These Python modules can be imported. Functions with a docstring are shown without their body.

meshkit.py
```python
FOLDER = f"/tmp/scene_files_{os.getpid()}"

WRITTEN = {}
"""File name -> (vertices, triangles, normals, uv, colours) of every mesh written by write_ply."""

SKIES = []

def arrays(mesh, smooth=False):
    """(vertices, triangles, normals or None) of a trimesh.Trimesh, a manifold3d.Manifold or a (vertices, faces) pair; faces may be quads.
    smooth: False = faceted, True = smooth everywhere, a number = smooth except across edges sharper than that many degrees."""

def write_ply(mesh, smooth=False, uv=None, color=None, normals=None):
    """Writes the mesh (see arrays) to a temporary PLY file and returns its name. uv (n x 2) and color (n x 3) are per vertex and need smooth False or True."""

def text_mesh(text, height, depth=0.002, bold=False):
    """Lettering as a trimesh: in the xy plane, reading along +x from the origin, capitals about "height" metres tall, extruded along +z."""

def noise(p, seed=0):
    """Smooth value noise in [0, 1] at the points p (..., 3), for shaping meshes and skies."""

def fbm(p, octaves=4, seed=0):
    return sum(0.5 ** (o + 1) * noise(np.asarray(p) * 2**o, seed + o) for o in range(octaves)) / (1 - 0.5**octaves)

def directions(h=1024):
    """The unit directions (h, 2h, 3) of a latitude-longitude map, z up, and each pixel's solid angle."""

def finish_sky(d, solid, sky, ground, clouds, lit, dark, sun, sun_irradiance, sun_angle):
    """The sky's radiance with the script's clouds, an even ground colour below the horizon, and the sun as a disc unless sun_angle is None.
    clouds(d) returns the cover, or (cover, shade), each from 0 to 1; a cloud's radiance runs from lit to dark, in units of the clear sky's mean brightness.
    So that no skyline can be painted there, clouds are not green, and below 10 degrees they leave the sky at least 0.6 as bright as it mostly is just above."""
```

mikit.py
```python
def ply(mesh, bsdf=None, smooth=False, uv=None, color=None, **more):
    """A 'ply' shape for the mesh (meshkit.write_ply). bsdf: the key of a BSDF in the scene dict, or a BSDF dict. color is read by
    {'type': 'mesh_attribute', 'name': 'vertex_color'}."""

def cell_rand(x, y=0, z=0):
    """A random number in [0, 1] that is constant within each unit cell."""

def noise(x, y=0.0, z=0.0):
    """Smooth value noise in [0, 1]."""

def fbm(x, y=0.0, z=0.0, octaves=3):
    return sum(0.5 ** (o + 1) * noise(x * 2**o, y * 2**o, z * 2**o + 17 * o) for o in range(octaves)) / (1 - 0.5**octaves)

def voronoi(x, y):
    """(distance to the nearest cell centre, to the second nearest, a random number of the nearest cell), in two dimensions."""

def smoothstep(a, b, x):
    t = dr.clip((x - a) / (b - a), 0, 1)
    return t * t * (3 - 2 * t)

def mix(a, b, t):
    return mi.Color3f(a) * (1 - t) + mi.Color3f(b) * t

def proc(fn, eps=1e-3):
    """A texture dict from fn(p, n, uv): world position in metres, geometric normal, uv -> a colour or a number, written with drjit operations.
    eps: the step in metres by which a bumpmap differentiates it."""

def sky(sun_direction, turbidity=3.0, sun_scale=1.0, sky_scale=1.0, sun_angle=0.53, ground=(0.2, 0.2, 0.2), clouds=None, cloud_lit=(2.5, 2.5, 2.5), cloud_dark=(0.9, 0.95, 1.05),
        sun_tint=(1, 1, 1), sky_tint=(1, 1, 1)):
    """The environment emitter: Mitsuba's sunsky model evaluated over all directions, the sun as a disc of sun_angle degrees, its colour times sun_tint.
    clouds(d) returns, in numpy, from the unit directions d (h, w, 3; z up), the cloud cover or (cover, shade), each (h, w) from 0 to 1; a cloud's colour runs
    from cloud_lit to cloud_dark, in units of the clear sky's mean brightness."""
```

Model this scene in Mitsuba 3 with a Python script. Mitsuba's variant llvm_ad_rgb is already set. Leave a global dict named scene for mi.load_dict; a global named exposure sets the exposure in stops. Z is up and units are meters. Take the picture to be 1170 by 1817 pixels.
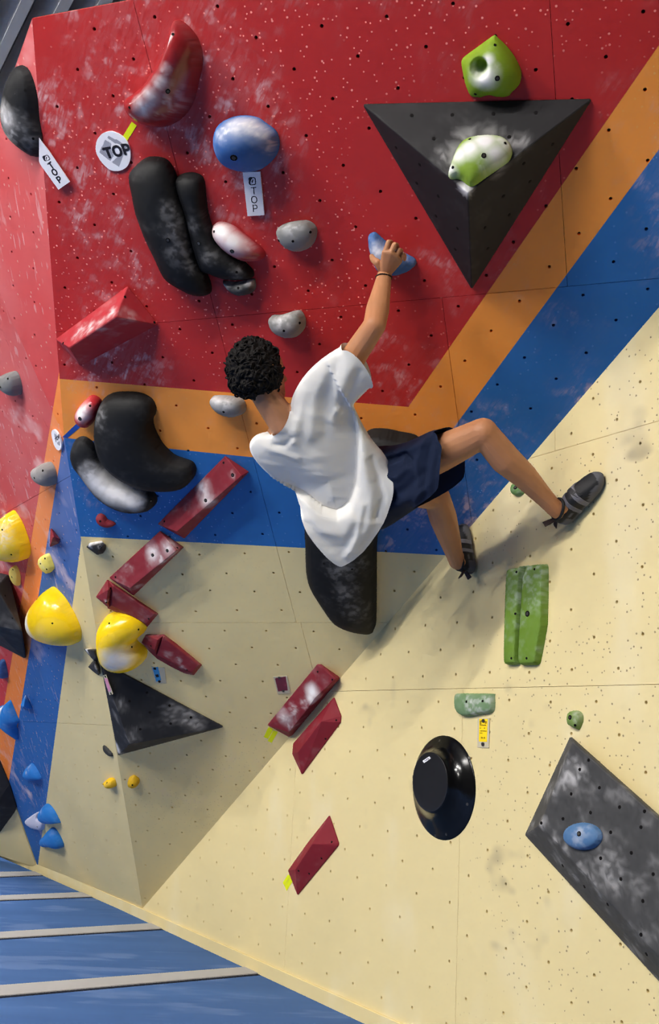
import math
import numpy as np
import drjit as dr
import mitsuba as mi
import trimesh
import shapely
import shapely.geometry as sg
from shapely import affinity
from scipy.spatial import Delaunay, cKDTree
import scipy.sparse as sp
import scipy.sparse.linalg as spl
import manifold3d as m3
import mikit
import meshkit

scene, labels = {'type': 'scene'}, {}
T4 = mi.ScalarTransform4f

# ---------------------------------------------------------------- camera, light, exposure
F, HV, RS, CAMH = 1831.0, 1284.0, .02854, 1.25
ROLL = math.atan(RS)
PITCH = math.atan((HV - 908.5) * math.cos(ROLL) / F)
CAM = np.array([0, 0, CAMH])
FWD = np.array([0, math.cos(PITCH), math.sin(PITCH)])
R0, U0 = np.array([1., 0, 0]), np.array([0, -math.sin(PITCH), math.cos(PITCH)])
CUP = -math.sin(ROLL) * R0 + math.cos(ROLL) * U0
scene['camera'] = {'type': 'perspective', 'fov': 2 * math.degrees(math.atan(585 / F)), 'fov_axis': 'x', 'near_clip': .05, 'far_clip': 200,
                   'to_world': T4().look_at(origin=CAM.tolist(), target=(CAM + FWD).tolist(), up=CUP.tolist())}
exposure = 3.76
LAMP = 26.0
LAMPS = [(-5.2, .3, 4.9), (-3.4, .9, 4.9), (-1.9, .1, 4.9), (-4.3, -2.6, 4.9), (-7.8, 2.0, 4.7), (-7.8, 4.2, 4.7), (-4.6, 8.4, 4.9), (-1.2, 10.0, 4.9)]


def ray(u, v):
    x, y = u - 585.0, v - 908.5
    return R0 * (x * math.cos(ROLL) + y * math.sin(ROLL)) + U0 * (x * math.sin(ROLL) - y * math.cos(ROLL)) + FWD * F


def hit(u, v, p, n):
    d = ray(u, v)
    return CAM + d * (np.dot(p - CAM, n) / np.dot(d, n))


def floor_at(u, v, z=0.0):
    d = ray(u, v)
    return CAM + d * ((z - CAMH) / d[2])


def at_depth(u, v, dep):
    return CAM + ray(u, v) / F * dep


def unit(v):
    v = np.asarray(v, float)
    return v / np.linalg.norm(v)


# ---------------------------------------------------------------- the planes of the climbing wall
class Frame:
    """A plane with an origin, two axes in it and the normal on the climber's side; px() takes a point seen in the photo to the plane."""

    def __init__(self, o, d, n):
        self.o, self.n = np.asarray(o, float), unit(n)
        self.d = unit(np.asarray(d) - np.dot(d, self.n) * self.n)
        self.u = np.cross(self.n, self.d)
        self.M = np.stack([self.d, self.u, self.n])

    def px(self, u, v, h=0.0):
        return hit(u, v, self.o + self.n * h, self.n)

    def loc(self, u, v, h=0.0):
        q = self.px(u, v, h) - self.o
        return np.array([q @ self.d, q @ self.u])

    def locs(self, pts, h=0.0):
        return np.array([self.loc(u, v, h) for u, v in pts])

    def world(self, q):
        return self.o + np.asarray(q) @ self.M


def frame3(a, b, c):
    n = unit(np.cross(b - a, c - a))
    n = n if n @ (CAM - a) > 0 else -n
    return Frame(a, b - a, n)


G0 = floor_at(253, 1612)
AZ = .5469
hB = np.array([math.sin(AZ), -math.cos(AZ), 0])
nB = unit(np.cross([0, 0, 1], hB) * -1)
nB = nB if nB @ (CAM - G0) > 0 else -nB
nB = nB * math.cos(.0276) + np.array([0, 0, 1]) * math.sin(.0276)
B = Frame(G0, hB, nB)
K0 = B.px(1170, 545)
dA = -unit(ray(-5694., HV + RS * (-5694. - 585)))
nA = unit(np.cross(K0 - G0, dA))
A = Frame(G0, dA, nA if nA @ (CAM - G0) > 0 else -nA)
TOP = A.px(57, 33)
G2 = B.px(67, 1538)
KINK = A.px(114, 777)
nC = unit(np.cross(KINK - G0, G2 - G0))
nC = nC if nC @ (CAM - G0) > 0 else -nC
dC = unit(np.cross([0, 0, 1], nC))
C = Frame(G0, dC if np.cross(nC, dC)[2] > 0 else -dC, nC)
G3 = floor_at(2, 1515)
D = frame3(G2, G3, C.px(15, 1391))
CU = frame3(KINK, C.px(0, 520), TOP)
CU = Frame(KINK, np.cross([0, 0, 1], CU.n), CU.n)
FR = {'A': A, 'B': B, 'C': C}
MATZ = -.065


# ---------------------------------------------------------------- helpers: colours, keys, meshes
def L(r, g, b):
    c = np.array([r, g, b]) / 255.0
    return np.where(c <= .04045, c / 12.92, ((c + .055) / 1.055) ** 2.4)


def cr(ox, oy, s, pts):
    """Points read off an enlarged crop of the photo."""
    return [(ox + p[0] / s, oy + p[1] / s) + tuple(p[2:]) for p in pts]


def numbered(k):
    if k not in USED:
        USED[k] = 0
        return k
    USED[k] += 1
    return f'{k}_{USED[k]:03d}'


USED = {}


def thing(name, label, cat, group=None):
    k = numbered(name)
    labels[k] = {'label': label, 'category': cat}
    if group:
        labels[k]['group'] = group
    return k


def part(parent, name):
    return numbered(parent + '__' + name)


def put(key, mesh, bsdf, smooth=False, col=None):
    scene[key] = mikit.ply(mesh, bsdf, smooth=smooth, color=col)
    return key


def spline(pts, n=10, closed=True):
    p = np.asarray(pts, float)
    if closed:
        p0, p1, p2, p3 = np.roll(p, 1, 0), p, np.roll(p, -1, 0), np.roll(p, -2, 0)
    else:
        e = np.vstack([2 * p[0] - p[1], p, 2 * p[-1] - p[-2]])
        p0, p1, p2, p3 = e[:-3], e[1:-2], e[2:-1], e[3:]
    t = np.linspace(0, 1, n, endpoint=False)[None, :, None]
    p0, p1, p2, p3 = (q[:, None] for q in (p0, p1, p2, p3))
    s = .5 * (2 * p1 + (p2 - p0) * t + (2 * p0 - 5 * p1 + 4 * p2 - p3) * t ** 2 + (3 * p1 - p0 - 3 * p2 + p3) * t ** 3)
    s = s.reshape(-1, 2)
    return s if closed else np.vstack([s, p3[-1]])


def resample(p, res):
    q = np.vstack([p, p[:1]])
    s = np.r_[0, np.cumsum(np.linalg.norm(np.diff(q, axis=0), axis=1))]
    n = max(12, int(s[-1] / res))
    t = np.linspace(0, s[-1], n, endpoint=False)
    return np.c_[np.interp(t, s, q[:, 0]), np.interp(t, s, q[:, 1])]


def fill(bd, res):
    """A triangulation of the inside of the closed outline bd: points (the outline first) and triangles, counter-clockwise."""
    if shapely.Polygon(bd).exterior.is_ccw is False:
        bd = bd[::-1]
    pg = sg.Polygon(bd).buffer(0)
    x0, y0, x1, y1 = pg.bounds
    gx, gy = np.meshgrid(np.arange(x0, x1, res), np.arange(y0, y1, res * .866))
    gx = gx + (np.arange(gx.shape[0]) % 2)[:, None] * res / 2
    g = np.c_[gx.ravel(), gy.ravel()]
    g = g[shapely.contains_xy(pg.buffer(-.45 * res), g[:, 0], g[:, 1])] if not pg.buffer(-.45 * res).is_empty else g[:0]
    pts = np.vstack([bd, g])
    tri = Delaunay(pts).simplices
    c = pts[tri].mean(1)
    tri = tri[shapely.contains_xy(pg, c[:, 0], c[:, 1])]
    e1, e2 = pts[tri[:, 1]] - pts[tri[:, 0]], pts[tri[:, 2]] - pts[tri[:, 0]]
    ar = e1[:, 0] * e2[:, 1] - e1[:, 1] * e2[:, 0]
    tri[ar < 0] = tri[ar < 0][:, ::-1]
    return pts, tri[np.abs(ar) > 1e-9 * res], len(bd)


def poisson(pts, tri, fixed):
    """The solution of Laplace(f) = -1, zero at the fixed points, scaled to a greatest value of 1."""
    n = len(pts)
    I, J, V = [], [], []
    m = np.zeros(n)
    for k in range(3):
        a, b, c = tri[:, k], tri[:, (k + 1) % 3], tri[:, (k + 2) % 3]
        u, v = pts[a] - pts[c], pts[b] - pts[c]
        cot = (u * v).sum(1) / np.maximum(np.abs(u[:, 0] * v[:, 1] - u[:, 1] * v[:, 0]), 1e-12)
        I += [a, b, a, b]
        J += [b, a, a, b]
        V += [-cot / 2, -cot / 2, cot / 2, cot / 2]
        np.add.at(m, a, np.abs(u[:, 0] * v[:, 1] - u[:, 1] * v[:, 0]) / 6)
    Kx = sp.csr_matrix((np.concatenate(V), (np.concatenate(I), np.concatenate(J))), (n, n))
    free = np.setdiff1d(np.arange(n), fixed)
    f = np.zeros(n)
    f[free] = spl.spsolve(Kx[free][:, free].tocsc() + sp.eye(len(free)) * 1e-9, m[free])
    return np.clip(f / f.max(), 0, 1)


def blob(fr, px, h, e=.5, res=.007, round_=True, lift=.4, skew=(0, 0), dent=None, rim=.004, bump=0.0, seed=0):
    """A rounded hold on the plane fr: the outline px seen in the photo, swelling to the height h; e < .5 flatter on top, > .5 more pointed; skew moves the crest."""
    p = np.asarray(px, float)[:, :2]
    q = fr.locs(spline(p, 8) if round_ else p, h * lift)
    bd = resample(q, res)
    pts, tri, nb = fill(bd, res)
    f = poisson(pts, tri, np.arange(nb)) ** e
    if dent is not None:
        f = dent(pts, f)
    z = rim + (h - rim) * f
    if bump:
        P3 = np.c_[pts, z]
        z = z + (meshkit.fbm(P3 * 25 + seed * 7.7, 3) - .5) * bump * np.minimum(1, f * 3)
    xy = pts + f[:, None] * np.asarray(skew, float)
    top = np.c_[xy, z]
    bot = np.c_[pts, np.full(len(pts), .0004)]
    n = len(pts)
    i = np.arange(nb)
    j = (i + 1) % nb
    sk = np.vstack([np.c_[i, j + nb, j], np.c_[i, i + nb, j + nb]]) + 2 * n
    V = np.vstack([top, bot, top[:nb], bot[:nb]])
    Fc = np.vstack([tri, tri[:, ::-1] + n, sk])
    return trimesh.Trimesh(fr.world(V), Fc if np.dot(np.cross(fr.d, fr.u), fr.n) > 0 else Fc[:, ::-1], process=False)


_ball = trimesh.creation.icosphere(1)


def hullmesh(P, r):
    P = np.asarray(P, float)
    return trimesh.convex.convex_hull((P[:, None] + _ball.vertices[None] * r).reshape(-1, 3))


def facets(fr, pieces, r=.006, res=.02):
    """A faceted hold: each piece (base outline in px on the plane, [(u, v, height), ...]) is the rounded hull of its corners."""
    ms = []
    for base, tops in pieces:
        P = [fr.px(u, v, 0) + fr.n * r for u, v in base] + [fr.px(u, v, hh) for u, v, hh in tops]
        h = hullmesh(P, r)
        ms.append(m3.Manifold(m3.Mesh(np.asarray(h.vertices, np.float32), np.asarray(h.faces, np.uint32))))
    m = ms[0]
    for x in ms[1:]:
        m = m + x
    q = m.refine_to_length(res).to_mesh()
    return trimesh.Trimesh(q.vert_properties[:, :3], q.tri_verts, process=False)


def hull_of(P, r=.008, res=.03):
    h = hullmesh(P, r)
    q = m3.Manifold(m3.Mesh(np.asarray(h.vertices, np.float32), np.asarray(h.faces, np.uint32))).refine_to_length(res).to_mesh()
    return trimesh.Trimesh(q.vert_properties[:, :3], q.tri_verts, process=False)


def face_frame(mesh, u, v):
    P, n = cast(mesh, u, v)
    return Frame(P, np.cross([0, 0, 1], n), n)


def cast(mesh, u, v):
    """Where the line of sight through a point of the photo meets the mesh, and the normal there."""
    d = unit(ray(u, v))
    t = mesh.triangles
    e1, e2 = t[:, 1] - t[:, 0], t[:, 2] - t[:, 0]
    p = np.cross(d, e2)
    det = (e1 * p).sum(1)
    det = np.where(np.abs(det) < 1e-14, 1e-14, det)
    s = CAM - t[:, 0]
    a = (s * p).sum(1) / det
    q = np.cross(s, e1)
    b = (q @ d) / det
    tt = (e2 * q).sum(1) / det
    ok = (a >= -1e-6) & (b >= -1e-6) & (a + b <= 1 + 1e-6) & (tt > 0)
    if not ok.any():
        return None, None
    k = np.argmin(np.where(ok, tt, 1e9))
    n = unit(np.cross(e1[k], e2[k]))
    return CAM + d * tt[k], n if n @ d < 0 else -n


WHITE = L(235, 232, 232)


def sstep(a, b, x):
    t = np.clip((x - a) / (b - a), 0, 1)
    return t * t * (3 - 2 * t)


def chalked(P, base, patches=(), grime=.12, white=WHITE, seed=0, scale=14):
    """Colours of a hold: its own colour with rubbed-in chalk; patches are (point, radius, strength)."""
    base = np.asarray(base, float)
    f = meshkit.fbm(P * scale + seed * 3.1, 4)
    f2 = meshkit.fbm(P * scale * 4 + seed * 5.3 + 40, 3)
    w = grime * (.75 * sstep(.5, .75, f) * (.3 + .7 * sstep(.4, .65, f2)) + .22 * f2)
    for c, r, s in patches:
        dd = np.linalg.norm(P - c, axis=1) / r
        fine = .22 + .78 * sstep(.42, .66, f2)
        solid = np.clip((s - .7) / .2, 0, 1)
        w = np.maximum(w, s * np.clip(1.2 - dd + (f - .5) * .8, 0, 1) ** 1.15 * (solid + (1 - solid) * fine))
    w = np.clip(w, 0, .97)[:, None]
    return base * (1 - w) + np.asarray(white) * w


def disc_mesh(P, n, r, h=.0015, sides=14):
    c = trimesh.creation.cylinder(r, h * 2, sections=sides)
    c.apply_transform(trimesh.geometry.align_vectors([0, 0, 1], n))
    c.apply_translation(P)
    return c


def bolt(key, mesh, u, v, r=.0085, kind='bolt'):
    """A bolt or a screw sunk in the hold: a dark hole with the head inside."""
    P, n = cast(mesh, u, v)
    if P is None:
        return
    if kind == 'bolt':
        put(part(key, 'bolt_hole'), disc_mesh(P, n, r, .0012), 'dark_hole')
        put(part(key, 'bolt'), trimesh.util.concatenate([disc_mesh(P, n, r * .62, .0022), ]), 'steel')
    else:
        put(part(key, 'screw_hole'), disc_mesh(P, n, r * .6, .0012, 10), 'dark_hole')


def hold(name, label, cat, mesh, color, patches=(), grime=.12, bolts=(), screws=(), bsdf='hold', group=None, seed=0, smooth=True, white=WHITE, tint=None, br=.0085):
    k = thing(name, label, cat, group)
    pt = [(mesh_pt(mesh, u, v), r, s) for u, v, r, s in patches]
    V = np.asarray(mesh.vertices)
    col = chalked(V, color, pt, grime, white, seed)
    if tint is not None:
        col = tint(V, col)
    put(part(k, 'body'), mesh, bsdf, smooth, col)
    for u, v in bolts:
        bolt(k, mesh, u, v, br)
    for u, v in screws:
        bolt(k, mesh, u, v, br, 'screw')
    return k


def proj(P):
    d = np.asarray(P) - CAM
    z = d @ FWD
    x, y = d @ R0 / z * F, d @ U0 / z * F
    return np.array([585 + x * math.cos(ROLL) + y * math.sin(ROLL), 908.5 + x * math.sin(ROLL) - y * math.cos(ROLL)])


def mesh_pt(mesh, u, v):
    """The point of the mesh seen at (u, v), or the nearest one towards its middle."""
    c = proj(mesh.vertices.mean(0))
    for t in np.linspace(0, 1, 25):
        P, _ = cast(mesh, *((1 - t) * np.array([u, v]) + t * c))
        if P is not None:
            return P
    return mesh.vertices[0]


def sheet(fr, px, h0, h1, hole=None):
    """A flat plate between two heights over the plane, with the outline px."""
    q = fr.locs(px, (h0 + h1) / 2)
    pg = sg.Polygon(q)
    if not pg.is_valid:
        pg = pg.buffer(0)
    m = trimesh.creation.extrude_polygon(sg.polygon.orient(pg), h1 - h0, engine='earcut')
    m.apply_translation([0, 0, h0])
    V = fr.world(m.vertices)
    return trimesh.Trimesh(V, m.faces if np.dot(np.cross(fr.d, fr.u), fr.n) > 0 else m.faces[:, ::-1], process=False)


def lettering(fr, text, o, ex, ey, h0, h1, bold=True, fat=0):
    """Lettering on the plane: o is the pixel of the baseline's start, ex and ey the pixel steps of one capital's height along and up."""
    m = meshkit.text_mesh(text, 1.0, 1.0, bold)
    if fat:
        m = trimesh.util.concatenate([m.copy().apply_translation([fat * a, fat * b, 0]) for a, b in ((0, 0), (1, 0), (-1, 0), (0, 1), (0, -1))])
    v = np.asarray(m.vertices)
    o, ex, ey = np.array(o, float), np.array(ex, float), np.array(ey, float)
    uv = o + v[:, :1] * ex + v[:, 1:2] * ey
    P = np.array([fr.px(a, b, h0 + (h1 - h0) * z) for (a, b), z in zip(uv, v[:, 2])])
    return trimesh.Trimesh(P, m.faces, process=False)


# ---------------------------------------------------------------- materials
def principled(color, rough=.6, spec=.35, two=False, **k):
    c = color if isinstance(color, dict) else {'type': 'rgb', 'value': [float(x) for x in color]}
    b = {'type': 'principled', 'base_color': c, 'roughness': rough, 'specular': spec, **k}
    return {'type': 'twosided', 'bsdf': b} if two else b


VC = {'type': 'mesh_attribute', 'name': 'vertex_color'}
scene['hold'] = principled(VC, .62, .22)
scene['hold_gloss'] = principled(VC, .22, .5)
scene['cloth'] = principled(VC, .9, .15, True, sheen=.3)
scene['skin'] = principled(VC, .5, .35)
scene['hair'] = principled(VC, .7, .15)
scene['rubber'] = principled(VC, .6, .3, True)
scene['dark_hole'] = principled(L(16, 14, 14), .8, .1)
scene['steel'] = principled(L(70, 68, 66), .4, .5, metallic=.6)
scene['black_print'] = principled(L(22, 20, 30), .6, .3)
scene['grey_print'] = principled(L(150, 150, 162), .6, .3)
scene['white_plastic'] = principled(L(232, 230, 236), .4, .4)
scene['yellow_tape'] = principled(L(215, 225, 15), .6, .3)
scene['blue_tape'] = principled(L(28, 70, 155), .6, .3)
scene['clear_plate'] = principled(L(196, 186, 160), .15, .6)
scene['bowl_gloss'] = principled(L(8, 8, 9), .16, .3)
scene['bowl_face'] = principled(L(24, 24, 27), .32, .5)
scene['lamp_housing'] = principled(L(200, 200, 200), .5)
scene['room_paint'] = principled(L(64, 62, 60), .8, .2, True)
scene['ceiling_paint'] = principled(L(150, 148, 146), .7, .2, True)
scene['beam_paint'] = principled(L(226, 223, 220), .5, .3, True)
scene['floor_paint'] = principled(L(60, 70, 90), .8, .2, True)
scene['plywood_back'] = principled(L(60, 45, 32), .8, .2, True)
scene['strip_fabric'] = principled(L(156, 154, 154), .85, .2)
scene['mat_gap'] = principled(L(24, 28, 40), .9, .1)

RED, ORANGE, BLUE, BEIGE = L(180, 42, 40), L(238, 148, 62), L(38, 100, 168), L(223, 205, 152)


def K3(c):
    return c if isinstance(c, mi.Color3f) else mi.Color3f(*[float(x) for x in c])


def mix(a, b, t):
    return K3(a) * (1 - t) + K3(b) * t


def coords(fr):
    o, d, u = fr.o, fr.d, fr.u

    def f(p):
        x, y, z = p.x - float(o[0]), p.y - float(o[1]), p.z - float(o[2])
        return x * float(d[0]) + y * float(d[1]) + z * float(d[2]), x * float(u[0]) + y * float(u[1]) + z * float(u[2])
    return f


def half(a, b, inside):
    """(p, q, r) with p*x + q*y + r > 0 on the side of the point inside."""
    t = b - a
    n = np.array([-t[1], t[0]]) / np.linalg.norm(t)
    c = -n @ a
    s = 1 if n @ inside + c > 0 else -1
    return float(s * n[0]), float(s * n[1]), float(s * c)


def side(h, x, y):
    return mikit.smoothstep(-.0015, .0015, x * h[0] + y * h[1] + h[2])


aP = lambda u, v: A.loc(u, v)
cP = lambda u, v: C.loc(u, v)
_top = aP(500, 300)
HR = [half(aP(103, 672), aP(725, 722), _top), half(aP(725, 722), aP(1170, 80), _top)]
HO = [half(aP(114, 777), aP(445, 811), _top), half(aP(812, 750), aP(1170, 265), _top)]
HBL = [half(aP(145, 952), aP(787, 985), _top)]
_lf = cP(5, 500)
CR = half(cP(93.3, 730), cP(13, 1216), _lf)
CUR = half(CU.loc(103, 672), CU.loc(93.3, 730), CU.loc(20, 400))
CO = half(cP(113, 777), cP(15, 1391), _lf)
CB = half(cP(145, 952), cP(67, 1537), _lf)


def chalk_amount(x, y):
    """Rubbed-in chalk: patches broken up by fine scratches."""
    a = mikit.fbm(x * 2.6 + 3, y * 2.6 + 1, 0.3, 4)
    b = mikit.fbm(x * 24 + 9, y * 24 + 5, 0.7, 4)
    c = mikit.fbm((x + y) * 16, (y - x) * 74, 1.7, 3)
    d = mikit.fbm((x - .6 * y) * 90, (y + .6 * x) * 20, 3.1, 2)
    return mikit.smoothstep(.49, .8, a) * (.08 + .8 * mikit.smoothstep(.47, .74, b)) * (.25 + 1.1 * mikit.smoothstep(.4, .7, dr.maximum(c, d)))


def specks(x, y, cell, r, dens, seed):
    """Small chips and screw holes: 1 inside a fleck."""
    d, _, k = mikit.voronoi(x / cell + seed, y / cell + seed * 2)
    keep = mikit.smoothstep(dens + .02, dens - .02, k)
    return keep * mikit.smoothstep(r / cell, r / cell * .55, d)


def paint_a(p, n, uv):
    x, y = coords(A)(p)
    r = side(HR[0], x, y) * side(HR[1], x, y)
    o = side(HO[0], x, y) * side(HO[1], x, y)
    b = side(HBL[0], x, y)
    c = mix(BEIGE, BLUE, b)
    c = mix(c, ORANGE, o)
    c = mix(c, RED, r)
    v = mikit.fbm(x * 2.3, y * 2.3, 4.2, 3)
    c = c * (.9 + .2 * v)
    area = mikit.smoothstep(.42, .62, mikit.fbm(x * 1.9 + 7, y * 1.9, 2.2, 3))
    s = dr.maximum(specks(x, y, .05, .0050, .32, 3.3) * (.3 + .7 * area), specks(x, y, .03, .0038, .42, 8.1) * area)
    ch = chalk_amount(x, y)
    flecks = mix(L(150, 140, 120), mix(L(120, 155, 205), mix(L(235, 175, 105), L(246, 150, 140), r), o), b)
    c = mix(c, L(226, 192, 194), dr.minimum(ch, .85) * ((.3 + .45 * dr.maximum(r, b * (1 - o))) * b + (1 - b) * .12))
    return mix(c, flecks, s * (.3 + .6 * b))


def paint_c(p, n, uv):
    x, y = coords(C)(p)
    return left_face(x, y, side(CB, x, y), side(CO, x, y), side(CR, x, y))


def paint_cu(p, n, uv):
    x, y = coords(CU)(p)
    one = mi.Float(1) + 0 * x
    return left_face(x + 7, y + 2.2, one, one, side(CUR, x, y))


def left_face(x, y, b, o, r):
    c = mix(K3(BEIGE) * .97, L(40, 92, 160), b)
    c = mix(c, L(232, 126, 46), o)
    c = mix(c, L(190, 52, 54), r)
    c = c * (.92 + .16 * mikit.fbm(x * 2, y * 2, 1.2, 3))
    ch = mikit.smoothstep(.5, .8, mikit.fbm(x * 5 + y * 2, y * 6 - x, .4, 4)) * mikit.smoothstep(.42, .65, mikit.fbm(x * 1.3 + 4, y * 1.3, .9, 3))
    ch = dr.maximum(ch, .42 * mikit.smoothstep(1.4, 3.4, y) * mikit.fbm(x * 4, y * 3, 3.3, 3))
    st = mikit.smoothstep(.68, .8, mikit.fbm((x * .5 + y * .86) * 14, (y * .5 - x * .86) * 52, 5.0, 2))
    c = mix(c, L(232, 206, 206), (ch * .6 + st * .22 * mikit.smoothstep(.45, .62, mikit.fbm(x * 2 + 11, y * 2, 0, 2))) * (.15 + .85 * b))
    return mix(c, L(225, 175, 165), specks(x, y, .05, .0065, .3, 1.7) * .5 * b)


def paint_b(p, n, uv):
    x, y = coords(B)(p)
    c = K3(BEIGE) * (.93 + .14 * mikit.fbm(x * 1.7, y * 1.7, 3.1, 4))
    c = mix(c, L(232, 220, 184), .4 * mikit.smoothstep(.55, .8, mikit.fbm(x * 4, y * 2.5, 1.1, 4)))
    smudge = mikit.smoothstep(.62, .82, mikit.fbm(x * 5.3 + 3, y * 7.1, 6.6, 3)) * mikit.smoothstep(.5, .66, mikit.fbm(x * 1.1, y * 1.1 + 4, 2.6, 2))
    c = mix(c, L(120, 108, 92), .55 * smudge)
    area = mikit.smoothstep(3.1, 3.9, x) * mikit.smoothstep(.4, .56, mikit.fbm(x * 2.3 + 1, y * 2.3, 8.8, 3))
    s = dr.maximum(specks(x, y, .05, .0048, .35, 5.5), specks(x, y, .027, .0036, .14, 2.2)) * area
    return mix(c, L(104, 80, 56), .75 * s)


scene['paint_front'] = principled(mikit.proc(paint_a), .5, .3)
scene['paint_left'] = principled(mikit.proc(paint_c), .5, .3)
scene['paint_upper_left'] = principled(mikit.proc(paint_cu), .5, .3)
scene['paint_right'] = principled(mikit.proc(paint_b), .5, .3)


def mat_vinyl(p, n, uv):
    a = mikit.fbm(p.x * 1.3, p.y * 5.5, 0.2, 4)
    b = mikit.smoothstep(.56, .78, mikit.fbm(p.x * 3 + p.y * 1.5, p.y * 9, 4, 3))
    return mix(mix(L(46, 78, 128), L(64, 98, 150), a), L(130, 150, 190), b * .2)


scene['mat_vinyl'] = principled(mikit.proc(mat_vinyl), .75, .3)


# ---------------------------------------------------------------- the setting
def struct(key, label=None):
    labels[key] = {'kind': 'structure'}
    if label:
        labels[key]['label'] = label
    return key


UNIT = .1168


def wall(key, label, fr, poly, cuts, paint, anchors):
    """A face of the climbing wall: plywood panels with drilled holes, over a dark backing. cuts: rows as (y0, y1, [x cuts])."""
    struct(key, label)
    poly = sg.Polygon(poly)
    for y0, y1, xs in cuts:
        xs = [-20] + xs + [20]
        for x0, x1 in zip(xs[:-1], xs[1:]):
            pg = poly.intersection(sg.box(x0 + .0008, y0 + .0008, x1 - .0008, y1 - .0008))
            if pg.is_empty or pg.area < .0002:
                continue
            ax, ay = next(a for lim, a in anchors if y0 >= lim)
            i, j = np.meshgrid(np.arange(-80, 80), np.arange(-80, 80))
            ok = (i + j) % 2 == 0
            hp = np.c_[ax + i[ok] * UNIT, ay + j[ok] * UNIT]
            rng = np.random.default_rng(int(1000 * (x0 + 30) + 77 * y0) % 99991)
            hp = hp[shapely.contains_xy(pg.buffer(-.025), hp[:, 0], hp[:, 1])]
            hp = hp + rng.normal(0, .0035, hp.shape)
            t = np.arange(8) * math.pi / 4
            rings = [np.c_[cx + .0066 * np.cos(t), cy + .0066 * np.sin(t)] for cx, cy in hp]
            for g in getattr(pg, 'geoms', [pg]):
                gg = sg.Polygon(g.exterior.coords, [r for r in rings if g.buffer(-.01).contains(sg.Polygon(r))])
                m = trimesh.creation.extrude_polygon(sg.polygon.orient(gg), .018, engine='earcut')
                m.apply_translation([0, 0, -.018])
                put(part(key, 'panel'), trimesh.Trimesh(fr.world(m.vertices), m.faces, process=False), paint)
    m = trimesh.creation.extrude_polygon(sg.polygon.orient(poly), .012, engine='earcut')
    m.apply_translation([0, 0, -.0305])
    put(part(key, 'backing'), trimesh.Trimesh(fr.world(m.vertices), m.faces, process=False), 'plywood_back')


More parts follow.
